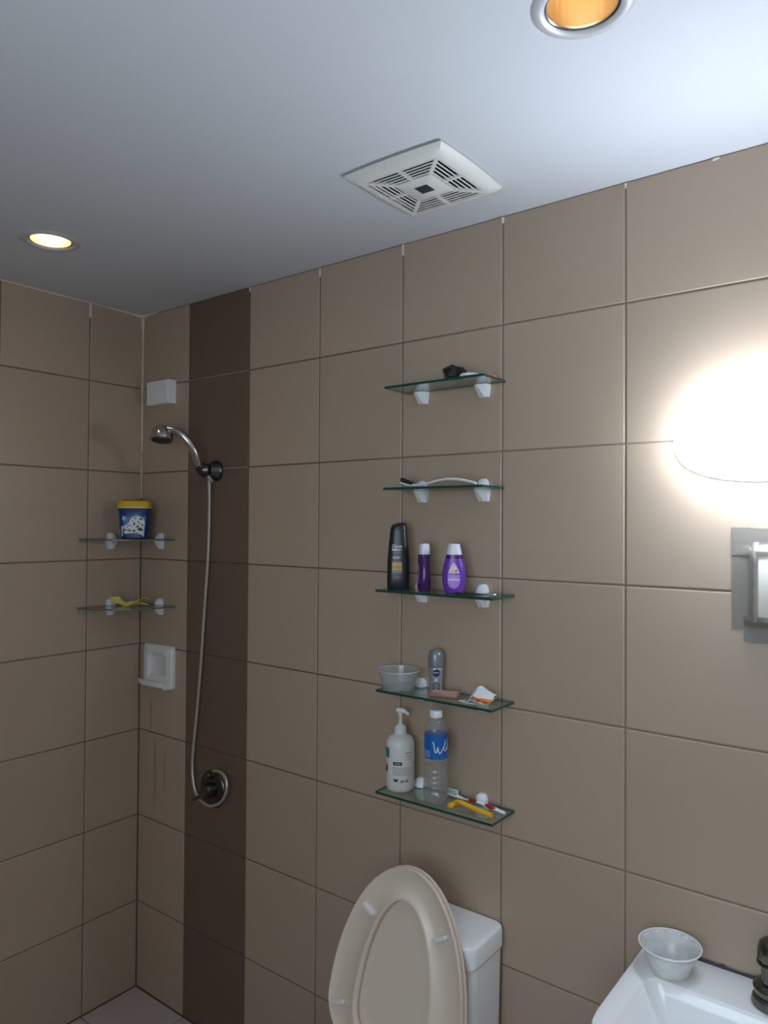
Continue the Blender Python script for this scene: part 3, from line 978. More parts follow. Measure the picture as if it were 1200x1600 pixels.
# ------------------------------------------------------------------ toothbrushes
def brush_handle(path, rads, parent, m, name='handle', flat=0.75):
    p = smoothpath(path, 5)
    k = len(p)
    rr_ = [rads[min(len(rads) - 1, int(i / k * len(rads)))] for i in range(k)]
    rs_ = [sum(rr_[max(0, i - 3):i + 4]) / len(rr_[max(0, i - 3):i + 4]) for i in range(k)]
    return MB().tube(p, rs_, 12, flat=flat).build(name, m, parent)
z = SZ[1]
t = thing('toothbrush', 'white toothbrush with black bristles on the second shelf down', 'toothbrush', (1.30, -0.060, z), 0)
brush_handle([(-0.112, -0.006, 0.0145), (-0.098, -0.005, 0.009), (-0.078, -0.004, 0.0062), (-0.05, -0.002, 0.0068), (-0.01, 0.0, 0.0148), (0.022, 0.001, 0.0185), (0.06, 0.001, 0.0155), (0.092, 0.001, 0.0085), (0.100, 0.001, 0.006)],
             [.0045, .0050, .0050, .0046, .0040, .0036, .0042, .0046, .0046, .0044, .0040], t, 'brush_white')
mb = MB()
for k in range(8):
    u = k / 7
    x = -0.108 + u * 0.030
    zz = 0.0165 - 0.0075 * u
    mb.box(x - 0.0021, x + 0.0021, -0.0105, 0.0005, zz - 0.002, zz + 0.0085 - 0.003 * u, 0.0006, 1)
mb.build('bristles', 'bristle_black', t)

# ------------------------------------------------------------------ middle shelf: shampoo and purple bottles
z = SZ[2] + 0.0003
DX, DY = 1.178, -0.060
t = thing('shampoo_bottle', 'tall black shampoo bottle with white lettering and gold panel', 'bottle', (DX, DY, z), FACE(DX, DY) - R(3))
lean = lambda x, zz: 0.17 * x * max(0, min(1, (zz - 0.140) / 0.02)) - 2.6 * max(0, -(x)) ** 2 * 30 * max(0, (zz - 0.15)) if zz > 0.14 else 0
dv = Flask([(0.0, 0.0262, 0.0150, 3.2), (0.003, 0.0280, 0.0165, 3.2), (0.03, 0.0285, 0.0172, 3.0), (0.07, 0.0280, 0.0175, 2.8), (0.105, 0.0252, 0.0172, 2.7), (0.135, 0.0222, 0.0160, 2.6), (0.146, 0.0213, 0.0155, 2.6)])
dc = Flask([(0.1464, 0.0210, 0.0153, 2.6), (0.150, 0.0208, 0.0150, 2.6), (0.156, 0.0200, 0.0145, 2.6), (0.161, 0.0180, 0.0125, 2.4), (0.1640, 0.0135, 0.0085, 2.2), (0.1650, 0.0060, 0.0040, 2.0)], lean)
dv.mesh().build('body', 'black_plastic', t)
cp_ = dc.mesh().build('cap', 'black_plastic', t)
mb = MB()
decal(mb, (-0.002, 0.013, 0.1478, 0.1494), lambda x, zz: dc.front(x, zz, 0.0003), 0, 6, 1)
mb.build('thumb_notch', 'dark_void', cp_)
F = lambda e=0.0004: (lambda x, zz: dv.front(x, zz, e))
mb = MB()
letters(mb, 'Dove', 0.0080, -0.003, 0.1075, F(), 0.025, shear=0.18)
letters(mb, 'MEN+', 0.0054, -0.003, 0.0985, F(), 0.025, bold=0.02)
mb.build('lettering', 'print_white', t)
mb = MB()
letters(mb, 'CARE', 0.0040, -0.003, 0.0920, F(), 0.023)
mb.build('small_lettering', 'print_grey', t)
mb = MB()
decal(mb, (-0.005, 0.003, 0.0291, 0.0309), F(), 0, 4, 1)
mb.build('small_bar', 'print_grey', t)
mb = MB()
decal(mb, (-0.0135, 0.0065, 0.0800, 0.0812), F(), 0, 5, 1)
decal(mb, (-0.0135, 0.0030, 0.0768, 0.0780), F(), 0, 5, 1)
mb.build('text_bars', 'print_white', t)
mb = MB()
decal(mb, (-0.0150, 0.0095, 0.0475, 0.0680), F(0.0004), 0, 6, 2)
gp_ = mb.build('gold_panel', 'print_gold', t)
mb = MB()
decal(mb, (-0.0150, 0.0095, 0.0605, 0.0630), F(0.0007), 0, 6, 1)
decal(mb, (-0.0150, 0.0095, 0.0490, 0.0508), F(0.0007), 0, 6, 1)
mb.build('gold_lines', 'print_gold_pale', gp_)
mb = MB()
decal(mb, (-0.0150, 0.0095, 0.0410, 0.0475), F(0.0004), 0, 6, 1)
mb.build('grey_panel', 'print_grey', t)

def purple_bottle(loc, rz, label, fl, cap, body_m, zband):
    t = thing('shampoo_bottle', label, 'bottle', loc, rz, 'small purple bottles on the middle shelf')
    fl.mesh().build('body', body_m, t)
    cap.mesh().build('cap', 'cap_lilac', t)
    mb = MB()
    top = fl.p[-1][0]
    mb.loft([[(x * 1.012, y * 1.012, zz) for x, y, zz in fl.ring(q, 32)] for q in (zband, (zband + top) / 2, top - 0.0006)], False, False)
    mb.build('neck_band', 'violet_band', t)
    G = lambda e: (lambda x, zz: fl.front(x, zz, e))
    mb = MB()
    shape = [(0.0, 0.074), (0.006, 0.066), (0.012, 0.054), (0.0145, 0.044), (0.0145, 0.026), (0.011, 0.017), (0.005, 0.0125), (0, 0.0115), (-0.005, 0.0125), (-0.011, 0.017), (-0.0145, 0.026), (-0.0145, 0.044), (-0.012, 0.054), (-0.006, 0.066)]
    decal(mb, shape, G(0.0004))
    lb = mb.build('label', 'lavender_print', t)
    mb = MB()
    decal(mb, [(0.0, 0.072), (0.005, 0.065), (0.0105, 0.055), (0.0125, 0.0475), (-0.0125, 0.0475), (-0.0105, 0.055), (-0.005, 0.065)], G(0.0007))
    mb.build('drop_print', 'pink_print', lb)
    mb = MB()
    decal(mb, oval(-0.001, 0.0535, 0.0055, 0.0050, 9), G(0.0010))
    decal(mb, [(-0.009, 0.0485), (0.009, 0.0475), (0.0105, 0.0492), (0.004, 0.0505), (-0.008, 0.0505)], G(0.0010))
    mb.build('yellow_figure', 'yellow_print', lb)
    mb = MB()
    decal(mb, oval(0.0055, 0.0535, 0.0022, 0.0028, 9), G(0.0012))
    decal(mb, oval(0.000, 0.0640, 0.0012, 0.0026, 9), G(0.0012))
    decal(mb, (-0.0138, 0.0138, 0.0440, 0.0462), G(0.0010), 0, 6, 1)
    mb.build('violet_details', 'purple_plastic', lb)
    mb = MB()
    decal(mb, (-0.0138, 0.0138, 0.0310, 0.0342), G(0.0008), 0, 6, 1)
    decal(mb, (-0.0050, 0.0065, 0.0372, 0.0380), G(0.0008), 0, 4, 1)
    mb.build('white_bars', 'pink_print', lb)
    return t
pf2 = Flask([(0.0, 0.0195, 0.0125, 2.4), (0.003, 0.0225, 0.0145, 2.4), (0.02, 0.0268, 0.0165, 2.3), (0.036, 0.0282, 0.0170, 2.3), (0.050, 0.0278, 0.0170, 2.3), (0.066, 0.0252, 0.0160, 2.3), (0.080, 0.0205, 0.0140, 2.3), (0.0905, 0.0190, 0.0135, 2.3)])
pc2 = Flask([(0.0910, 0.0190, 0.0140, 2.3), (0.094, 0.0188, 0.0138, 2.3), (0.112, 0.0142, 0.0110, 2.3), (0.1155, 0.0135, 0.0102, 2.3), (0.1165, 0.0118, 0.0088, 2.2)])
px_, py_ = 1.343, -0.062
purple_bottle((px_, py_, z), FACE(px_, py_) - R(2), 'purple oval bottle turned label-forward, with tapered white cap', pf2, pc2, 'purple_plastic', 0.0815)
pf1 = Flask([(0.0, 0.0200, 0.0135, 2.5), (0.003, 0.0225, 0.0158, 2.5), (0.02, 0.0262, 0.0168, 2.4), (0.036, 0.0275, 0.0160, 2.4), (0.050, 0.0268, 0.0152, 2.4), (0.066, 0.0240, 0.0146, 2.4), (0.080, 0.0200, 0.0152, 2.4), (0.0885, 0.0186, 0.0148, 2.4)])
pc1 = Flask([(0.0890, 0.0175, 0.0140, 2.6), (0.092, 0.0175, 0.0140, 2.6), (0.108, 0.0160, 0.0128, 2.6), (0.1140, 0.0150, 0.0122, 2.4), (0.1155, 0.0130, 0.0100, 2.2)])
px_, py_ = 1.256, -0.060
purple_bottle((px_, py_, z), FACE(px_, py_) - R(82), 'narrow dark purple bottle seen edge-on, between black shampoo and oval bottle', pf1, pc1, 'violet_plastic', 0.0835)

t = thing('tweezers', 'thin black and chrome implement lying at the end of the middle shelf', 'tweezers', (1.412, -0.066, z), 0)
mb = MB()
mb.tube(smoothpath([(-0.058, -0.006, 0.0022), (-0.04, -0.014, 0.0022), (-0.015, -0.016, 0.0022), (0.012, -0.013, 0.0024), (0.032, -0.006, 0.0026)], 5), 0.0019, 8)
mb.build('shaft', 'black_plastic', t)
mb = MB()
mb.tube(smoothpath([(0.018, -0.013, 0.0032), (0.030, -0.016, 0.0040), (0.044, -0.010, 0.0040), (0.048, 0.002, 0.0036), (0.036, 0.006, 0.0034), (0.022, -0.002, 0.0032)], 5), 0.0020, 8)
mb.build('chrome_loop', 'chrome', t)

# ------------------------------------------------------------------ fourth shelf: tub, deodorant, soap, packet
z = SZ[3] + 0.0003
t = thing('plastic_container', 'round clear plastic container on the shelf beside the deodorant', 'container', (1.187, -0.068, z))
mb = MB()
mb.lathe([(0.0395, 0.0), (0.0415, 0.002), (0.0475, 0.036), (0.0480, 0.037), (0.0500, 0.0375), (0.0520, 0.046), (0.0540, 0.0465), (0.0540, 0.0485), (0.0505, 0.0485), (0.0485, 0.0400), (0.0462, 0.0380), (0.0405, 0.003), (0.0385, 0.0018)], 48)
mb.build('cup_wall', 'clear_plastic', t)
mb = MB()
mb.tube([(0.0525 * math.cos(2 * PI * k / 48), 0.0525 * math.sin(2 * PI * k / 48), 0.0478) for k in range(49)], 0.0013, 6)
mb.build('rim', 'cloudy_plastic', t)
MB().lathe([(0.0385, 0.0022), (0.0400, 0.004), (0.0415, 0.0115), (0.010, 0.0118)], 40).build('water_pool', 'water', t)

AX, AY = 1.274, -0.034
t = thing('deodorant', 'grey-capped roll-on deodorant with a dark round emblem', 'deodorant', (AX, AY, z), FACE(AX, AY) - R(0))
db = Flask([(0.0, 0.0150, 0.0150, 2), (0.002, 0.0165, 0.0165, 2), (0.02, 0.0166, 0.0166, 2), (0.045, 0.0178, 0.0178, 2), (0.058, 0.0184, 0.0184, 2), (0.060, 0.0175, 0.0175, 2)])
db.mesh().build('body', 'silver_label', t)
MB().lathe([(0.0180, 0.0605), (0.0188, 0.0615), (0.0192, 0.068), (0.0192, 0.082), (0.0182, 0.092), (0.0150, 0.0995), (0.0095, 0.1035), (0.003, 0.1048)], 36).build('cap', 'grey_cap', t)
mb = MB()
decal(mb, oval(0.0015, 0.0485, 0.0092, 0.0092), lambda x, q: db.wrap(x, q, 0.0004))
em = mb.build('emblem', 'navy_print', t)
mb = MB()
letters(mb, 'NIVEA', 0.0032, 0.0015, 0.0492, lambda x, q: db.wrap(x, q, 0.0008), 0.0145, bold=0.02)
mb.build('lettering', 'print_white', em)
mb = MB()
decal(mb, (-0.0065, 0.0095, 0.004, 0.0245), lambda x, q: db.wrap(x, q, 0.0004))
dk = mb.build('dark_panel', 'print_black', t)
mb = MB()
for q, w in ((0.021, 0.013), (0.0175, 0.011), (0.014, 0.012), (0.010, 0.009)):
    decal(mb, (0.0015 - w / 2, 0.0015 + w / 2, q - 0.0005, q + 0.0005), lambda x, v: db.wrap(x, v, 0.0007), 0, 4, 1)
decal(mb, oval(0.001, 0.0315, 0.0032, 0.0032, 12), lambda x, v: db.wrap(x, v, 0.0006))
mb.build('print_lines', 'label_pale', t)
mb = MB()
for s in (-1, 1):
    decal(mb, [(s * 0.0125 + 0.0015, 0.054), (s * 0.0165 + 0.0015, 0.056), (s * 0.0115 + 0.0015, 0.030), (s * 0.016 + 0.0015, 0.004), (s * 0.0105 + 0.0015, 0.004), (s * 0.0088 + 0.0015, 0.030)], lambda x, v: db.wrap(x, v, 0.0003))
mb.build('chevrons', 'print_grey', t)

mb = MB()
mb.box(-0.034, 0.034, -0.017, 0.017, 0.0, 0.0105, 0.0022, 2)
o = mb.build('soap_bar', 'brown_soap', None, loc=(1.318, -0.062, z), rot=(0, 0, R(18)))
tag(o, 'pinkish brown soap bar lying in front of the deodorant', 'soap')
MB().box(-0.0300, 0.0300, -0.0135, 0.0135, 0.0104, 0.0112, 0.0003, 1).build('pale_top', 'brown_soap_edge', o)  # thin paler panel on top of the bar

t = thing('foil_packet', 'torn white packet with bright orange inside, at the shelf end', 'packet', (1.425, -0.052, z), R(-10))
def sheet(mb, grid, th=0.0007, mi=0):
    nr, nc = len(grid), len(grid[0])
    vs = [p for r in grid for p in r] + [(p[0], p[1], p[2] - th) for r in grid for p in r]
    N = nr * nc
    fs = []
    for j in range(nr - 1):
        for i in range(nc - 1):
            a, b, c, d = j * nc + i, j * nc + i + 1, (j + 1) * nc + i + 1, (j + 1) * nc + i
            fs += [[a, b, c, d], [N + d, N + c, N + b, N + a]]
    for i in range(nc - 1):
        fs += [[i, N + i, N + i + 1, i + 1], [(nr - 1) * nc + i, (nr - 1) * nc + i + 1, N + (nr - 1) * nc + i + 1, N + (nr - 1) * nc + i]]
    for j in range(nr - 1):
        fs += [[j * nc, (j + 1) * nc, N + (j + 1) * nc, N + j * nc], [j * nc + nc - 1, N + j * nc + nc - 1, N + (j + 1) * nc + nc - 1, (j + 1) * nc + nc - 1]]
    mb.add(vs, fs, mi)
mb = MB()
rnd = random.Random(5)
sheet(mb, [[(-0.036 + 0.012 * i + rnd.uniform(-.001, .001), -0.018 + 0.010 * j, 0.0135 + 0.010 * j * (1 - 0.06 * i) - 0.0016 * i - (0.009 if i == 0 else 0) - (0.004 if i == 6 else 0) + rnd.uniform(-.0013, .0013) - (0.008 if j == 3 else 0))
            for i in range(6)] for j in range(4)])
mb.build('white_film', 'white_film', t, True, 15)
mb = MB()
sheet(mb, [[(-0.034 + 0.012 * i, -0.027 + 0.011 * j + rnd.uniform(-.001, .001), 0.0014 + 0.003 * j + (0.004 if i % 2 else 0) + rnd.uniform(-.0006, .0006)) for i in range(6)] for j in range(4)])
mb.build('bottom_film', 'white_film', t, True, 15)
mb = MB()
sheet(mb, [[(-0.027 + 0.011 * i, -0.026 + 0.010 * j, 0.0055 + 0.0022 * j + (0.0035 if i % 2 else 0) - 0.0004 * i + rnd.uniform(-.0005, .0005)) for i in range(6)] for j in range(3)])
sheet(mb, [[(-0.020 + 0.011 * i, -0.024 + 0.010 * j, 0.0100 + 0.0022 * j - 0.0004 * i + rnd.uniform(-.0005, .0005)) for i in range(5)] for j in range(3)])
mb.build('orange_lining', 'orange_foil', t, True, 15)

mb = MB()
for cx, cy, a, b, an in ((1.382, -0.078, .016, .005, .3), (1.400, -0.086, .020, .004, .15), (1.372, -0.070, .010, .004, .9), (1.392, -0.070, .008, .003, .2)):
    n = 14
    mb.add([(cx + a * math.cos(q) * math.cos(an) - b * math.sin(q) * math.sin(an), cy + a * math.cos(q) * math.sin(an) + b * math.sin(q) * math.cos(an), 0.0004 if k % 2 else 0.0003) for k, q in enumerate([2 * PI * i / n for i in range(n)])], [list(range(n))])
o = mb.build('soap_smear', 'smear', None, loc=(0, 0, z))
tag(o, 'dried white soap smears on the glass beside the torn packet', 'smear')
o['kind'] = 'stuff'

# ------------------------------------------------------------------ lowest straight shelf: pump bottle, water bottle, razor, toothbrush
z = SZ[4] + 0.0003
BX, BY = 1.183, -0.055
t = thing('pump_bottle', 'white pump dispenser bottle with grey print, left of the water bottle', 'bottle', (BX, BY, z), FACE(BX, BY))
pb = Flask([(0.0, 0.0290, 0.0290, 2), (0.003, 0.0330, 0.0330, 2), (0.010, 0.0355, 0.0355, 2), (0.112, 0.0355, 0.0355, 2), (0.122, 0.0335, 0.0335, 2), (0.130, 0.0280, 0.0280, 2), (0.1345, 0.0190, 0.0190, 2), (0.136, 0.0150, 0.0150, 2)])
pb.mesh(seg=48).build('body', 'cream_plastic', t)
mb = MB()
mb.lathe([(0.0155, 0.1345), (0.0158, 0.137), (0.0152, 0.150), (0.0140, 0.1545), (0.0075, 0.160), (0.0060, 0.1625)], 30)
mb.build('collar', 'cream_plastic', t)
pm = MB()
pm.lathe([(0.0042, 0.160), (0.0042, 0.182), (0.0062, 0.186), (0.0066, 0.190)], 18)
pm.tube(smoothpath([(-0.0100, 0, 0.1950), (-0.002, 0, 0.1945), (0.008, 0, 0.1925), (0.016, 0, 0.1875), (0.0205, 0, 0.1835)], 4), [0.0052] * 5 + [0.0060] * 5 + [0.0045] * 4 + [0.0036] * 3, 12)
pm.build('pump_head', 'cream_plastic', t)
Wp = lambda e=0.0004: (lambda x, q: pb.wrap(x, q, e))
mb = MB()
decal(mb, (-0.0505, -0.0300, 0.083, 0.107), Wp(), 0, 8, 2)
mb.build('teal_panel', 'teal_print', t)
mb = MB()
decal(mb, (-0.0180, 0.0045, 0.0675, 0.0755), Wp(), 0, 8, 1)
bb = mb.build('black_panel', 'print_black', t)
mb = MB()
decal(mb, (-0.0140, 0.0005, 0.0707, 0.0722), Wp(0.0008), 0, 6, 1)
mb.build('panel_bar', 'print_white', bb)
mb = MB()
for k in range(5):
    decal(mb, (-0.0190, 0.0280 - 0.002 * (k % 2), 0.0610 - k * 0.0042, 0.0622 - k * 0.0042), Wp(), 0, 8, 1)
for k in range(3):
    decal(mb, (0.0130 + 0.002 * k, 0.0300, 0.0960 - k * 0.0070, 0.0985 - k * 0.0070 - (0.001 if k else 0)), Wp(), 0, 6, 1)
decal(mb, (0.0000, 0.0100, 0.026, 0.032), Wp(), 0, 4, 1)
decal(mb, (0.0130, 0.0210, 0.026, 0.033), Wp(), 0, 4, 1)
mb.build('fine_print', 'print_grey', t)
mb = MB()
decal(mb, [(-0.0175, 0.0350), (-0.0135, 0.0335), (-0.0095, 0.0335), (-0.0045, 0.0350), (-0.0065, 0.0290), (-0.011, 0.0265), (-0.0155, 0.0290)], Wp())
mb.build('dark_mark', 'print_black', t)
mb = MB()
decal(mb, [(-0.047, 0.048), (-0.038, 0.046), (-0.036, 0.058), (-0.041, 0.068), (-0.046, 0.060)], Wp())
mb.build('side_picture', 'print_black', t)

WX, WY = 1.302, -0.074
t = thing('water_bottle', 'clear plastic water bottle with blue label and white cap', 'bottle', (WX, WY, z), FACE(WX, WY))
wf = Flask([(0.0, 0.0200, 0.0200, 2), (0.003, 0.0255, 0.0255, 2), (0.010, 0.0286, 0.0286, 2), (0.022, 0.0290, 0.0290, 2)] +
           [(0.024 + k * 0.0125 + d, r_, r_, 2) for k in range(5) for d, r_ in ((0.0, 0.0290), (0.004, 0.0290), (0.006, 0.0276), (0.010, 0.0276))] +
           [(0.088, 0.0290, 0.0290, 2), (0.100, 0.0284, 0.0284, 2), (0.106, 0.0272, 0.0272, 2), (0.164, 0.0276, 0.0276, 2), (0.168, 0.0284, 0.0284, 2), (0.176, 0.0270, 0.0270, 2), (0.186, 0.0225, 0.0225, 2), (0.194, 0.0160, 0.0160, 2), (0.198, 0.0132, 0.0132, 2), (0.202, 0.0130, 0.0130, 2)])
wf.mesh(seg=48).build('body', 'bottle_plastic', t)
MB().lathe([(0.0192, 0.0012), (0.0245, 0.004), (0.0274, 0.011), (0.0274, 0.088), (0.004, 0.0883)], 40).build('water', 'water', t)
cap_ = MB().lathe([(0.0148, 0.2015), (0.0152, 0.203), (0.0152, 0.215), (0.0142, 0.2170), (0.004, 0.2175)], 40, rib=lambda r, q, a: 0.0003 * math.cos(a * 20) if q < 0.215 else 0)
cap_.build('cap', 'brush_white', t)
mb = MB()
mb.loft([[(r_ * math.cos(2 * PI * k / 48), r_ * math.sin(2 * PI * k / 48), q) for k in range(48)] for r_, q in ((0.0281, 0.1075), (0.0281, 0.1625))], False, False)
lb = mb.build('label', 'label_blue', t)
wl_ = Flask([(0.10, 0.0281, 0.0281, 2), (0.17, 0.0281, 0.0281, 2)])
S = lambda x, q: Vector(wl_.wrap(x, q, 0.0004))
mb = MB()
def stroke(mb, pts, w):
    """Flat brush stroke on the label."""
    P = smoothpath([(x, q, 0) for x, q in pts], 4)
    vs, fs = [], []
    for i, p in enumerate(P):
        a, b = P[max(0, i - 1)], P[min(len(P) - 1, i + 1)]
        d = Vector((b.x - a.x, b.y - a.y, 0)).normalized()
        n = Vector((-d.y, d.x, 0)) * w
        vs += [tuple(S(p.x + n.x, p.y + n.y)), tuple(S(p.x - n.x, p.y - n.y))]
    fs = [[2 * i, 2 * i + 1, 2 * i + 3, 2 * i + 2] for i in range(len(P) - 1)]
    mb.add(vs, fs)
stroke(mb, [(-0.0085, 0.1490), (-0.0055, 0.1455), (-0.0025, 0.1290), (0.0000, 0.1240), (0.0030, 0.1300), (0.0045, 0.1375), (0.0060, 0.1270), (0.0090, 0.1225), (0.0150, 0.1290), (0.0215, 0.1400), (0.0245, 0.1500), (0.0230, 0.1520)], 0.00105)
stroke(mb, [(0.0215, 0.1400), (0.0205, 0.1310), (0.0230, 0.1270), (0.0290, 0.1290), (0.0340, 0.1345)], 0.00105)
stroke(mb, [(0.0290, 0.1290), (0.0320, 0.1400), (0.0360, 0.1520), (0.0345, 0.1300), (0.0380, 0.1270)], 0.00105)
stroke(mb, [(0.0245, 0.1425), (0.0255, 0.1440)], 0.0012)
mb.build('script_lettering', 'print_white', lb)
mb = MB()
for rect in ((-0.0345, -0.0150, 0.1265, 0.1273), (-0.0345, -0.0150, 0.1127, 0.1135), (-0.0158, -0.0150, 0.1127, 0.1273)):
    decal(mb, rect, lambda x, q: wl_.wrap(x, q, 0.0004), 0, 5, 1)
for k in range(4):
    decal(mb, (-0.0330, -0.0175, 0.1152 + k * 0.0028, 0.1160 + k * 0.0028), lambda x, q: wl_.wrap(x, q, 0.0004), 0, 5, 1)
mb.build('fine_print', 'label_pale', lb)

# razor
t = thing('razor', 'yellow disposable razor lying on the lowest straight shelf', 'razor', (0, 0, z))
a, b = Vector((1.350, -0.068, 0.0)), Vector((1.455, -0.078, 0.0))
dr = (b - a).normalized()
mb = MB()
pth = smoothpath([a + dr * 0.004 + Vector((0, 0, 0.011)), a + dr * 0.014 + Vector((0, 0, 0.0135)), a + dr * 0.030 + Vector((0, 0, 0.012)), a + dr * 0.065 + Vector((0, 0, 0.0082)), b + Vector((0, 0, 0.0058))], 6)
mb.tube(pth, [0.0048] * 8 + [0.0062] * (len(pth) - 8), 10, flat=0.85)
mb.build('handle', 'razor_yellow', t)
Mr = Matrix.Translation(a + Vector((0, 0, 0.0005))) @ Matrix.Rotation(R(-3), 4, 'Z')
mb = MB().box(-0.006, 0.005, -0.020, 0.020, 0.0, 0.0085, 0.0018, 2, mtx=Mr)
hd = mb.build('head', 'razor_yellow', t)
mb = MB()
for k in range(2):
    mb.box(-0.0066, -0.0058, -0.0175, 0.0175, 0.002 + 0.003 * k, 0.0033 + 0.003 * k, mtx=Mr)
mb.build('blades', 'chrome', hd)

# red and white toothbrush
t = thing('toothbrush', 'white and red toothbrush lying behind the yellow razor', 'toothbrush', (0, 0, z))
a, b = Vector((1.306, -0.022, 0.0)), Vector((1.469, -0.043, 0.0))
L = lambda u, h: a + (b - a) * u + Vector((0, 0, h))
brush_handle([L(0, .0060), L(.14, .0058), L(.26, .0050), L(.36, .0062), L(.5, .0095), L(.68, .0080), L(.85, .0058), L(1, .0040)], [.0055, .0055, .0048, .0030, .0028, .0042, .0052, .0056, .0058, .0052, .0040], t, 'brush_white')
for u0, u1, h0, h1 in ((0.38, 0.54, .0098, .0128), (0.66, 0.86, .0112, .0090)):
    k = 6
    mb = MB()
    mb.tube([L(u0 + (u1 - u0) * i / k, h0 + (h1 - h0) * i / k) + Vector((0, -0.0022, -0.0018)) for i in range(k + 1)], [.0016, .0036, .0042, .0044, .0042, .0036, .0016], 10)
    mb.build('grip', 'brush_red', t)
mb = MB()
for i in range(7):
    c = L(0.012 + 0.024 * i, 0)
    mb.box(c.x - 0.0016, c.x + 0.0016, c.y - 0.0045, c.y + 0.0045, 0.0080, 0.0200 - 0.0012 * (i % 2), 0.0005, 1)
mb.build('bristles', 'bristle_green', t)

# ------------------------------------------------------------------ toilet
t = thing('toilet', 'white toilet with its cream seat and lid raised against the tank', 'toilet', (1.286, 0, 0))
TW = 0.1668
mb = MB()
rings = []
for w, d0, d1, zz in ((0.154, 0.006, 0.138, 0.36), (0.158, 0.006, 0.142, 0.45), (0.1620, 0.006, 0.146, 0.60), (0.1630, 0.006, 0.147, 0.650)):
    rings.append([(x, y - (d0 + d1) / 2, zz) for x, y in rrect(2 * w, d1 - d0, 0.022)])
mb.loft(rings)
mb.build('tank', 'porcelain', t)
mb = MB()
rings = []
for w, d, zz, r in ((TW - 0.003, 0.148, 0.6525, 0.022), (TW, 0.152, 0.656, 0.024), (TW, 0.152, 0.692, 0.024), (TW - 0.002, 0.1495, 0.6975, 0.023), (TW - 0.008, 0.143, 0.7005, 0.02), (TW - 0.014, 0.137, 0.7012, 0.018)):
    rings.append([(x, y - 0.080, zz) for x, y in rrect(2 * w, d, r)])
mb.loft(rings)
tl = mb.build('tank_lid', 'porcelain', t)
mb = MB()
mb.lathe([(0.020, 0.0), (0.020, 0.004), (0.017, 0.006), (0.006, 0.0065)], 28, mtx=Matrix.Translation((-0.05, -0.08, 0.7010)))
mb.build('flush_button', 'chrome', tl)

def egg(hw, zc, top, bot, n=56, e=2.15):
    out = []
    for k in range(n):
        q = 2 * PI * k / n
        c, s_ = math.cos(q), math.sin(q)
        x = hw * math.copysign(abs(s_) ** (2 / e), s_)
        y = math.copysign(abs(c) ** (2 / e), c)
        out.append((x, zc + (y * (top - zc) if y > 0 else y * (zc - bot))))
    return out
# bowl and foot
mb = MB()
def ring_xy(hw, yb, yf, zz, n=40):
    return [(hw * math.sin(2 * PI * k / n) * (1 if math.cos(2 * PI * k / n) < 0.2 else 0.97), (yb + yf) / 2 + math.cos(2 * PI * k / n) * (yb - yf) / 2, zz) for k in range(n)]
mb.loft([ring_xy(0.115, -0.03, -0.50, 0.0015), ring_xy(0.108, -0.035, -0.48, 0.03), ring_xy(0.100, -0.04, -0.46, 0.14), ring_xy(0.135, -0.03, -0.54, 0.27), ring_xy(0.178, -0.02, -0.630, 0.365), ring_xy(0.182, -0.02, -0.640, 0.392),
         ring_xy(0.176, -0.03, -0.632, 0.400), ring_xy(0.128, -0.24, -0.575, 0.400), ring_xy(0.115, -0.26, -0.55, 0.36), ring_xy(0.06, -0.32, -0.46, 0.22)])
mb.build('bowl', 'porcelain', t)
# raised seat: hinge line, tilted slightly back against the tank lid
HY, HZ_ = -0.262, 0.405
TILT = R(-14)
Ms = Matrix.Translation((0, HY, HZ_)) @ Matrix.Rotation(TILT, 4, 'X')
def er(d, y, din=None):
    """Ring of the seat: d = distance inward from the outer edge (din = outward from the hole's edge)."""
    if din is None:
        return [(x, y, q) for x, q in egg(0.180 - d, 0.13, 0.442 - d, 0.004 + d, e=2.0)]
    return [(x, y, q) for x, q in egg(0.098 + din, 0.13, 0.371 + din, 0.046 - din, e=2.0)]
mb = MB()
mb.loft([er(0.003, 0.0150), er(0.0008, 0.0130), er(0.0, 0.0030), er(0.0018, -0.0008), er(0.0045, -0.0002), er(0.010, 0.0040), er(0.030, 0.0060), er(0, 0.0056, 0.034),
         er(0, 0.0020, 0.020), er(0, -0.0030, 0.0095), er(0, -0.0052, 0.0045), er(0, -0.0040, 0.0010), er(0, -0.0010, 0.0), er(0, 0.0110, 0.0), er(0, 0.0145, 0.003)], cap0=False, cap1=False)
n_ = 56
mb.f += [[14 * n_ + i, 14 * n_ + (i + 1) % n_, (i + 1) % n_, i] for i in range(n_)]
mb.mi += [0] * n_
mb.v = [tuple(Ms @ Vector(p)) for p in mb.v]
st = mb.build('seat', 'seat_plastic', t, True, 50)
mb = MB()
mb.loft([er(0.014, 0.0168), er(0.004, 0.0166), er(-0.001, 0.0178), er(-0.0018, 0.0215), er(0.002, 0.0265), er(0.014, 0.0300), er(0, 0.0308, 0.01)], mtx=Ms)
mb.build('lid', 'seat_plastic', t, True, 50)
for bx, bz, an in ((-0.100, 0.325, -24), (0.102, 0.324, 28), (-0.146, 0.112, 18), (0.146, 0.112, -18)):
    mb = MB()
    Mb = Ms @ Matrix.Translation((bx, 0.004, bz)) @ Matrix.Rotation(R(-an), 4, 'Y')
    mb.loft([[(x, y, q) for x, q in rrect(0.040 - i * 2, 0.011 - i * 1.6, 0.0050 - i * 0.6)] for y, i in ((0.002, 0), (-0.006, 0.0003), (-0.0105, 0.001), (-0.0115, 0.0022))], mtx=Mb)
    mb.build('bumper', 'cream_plastic', st)
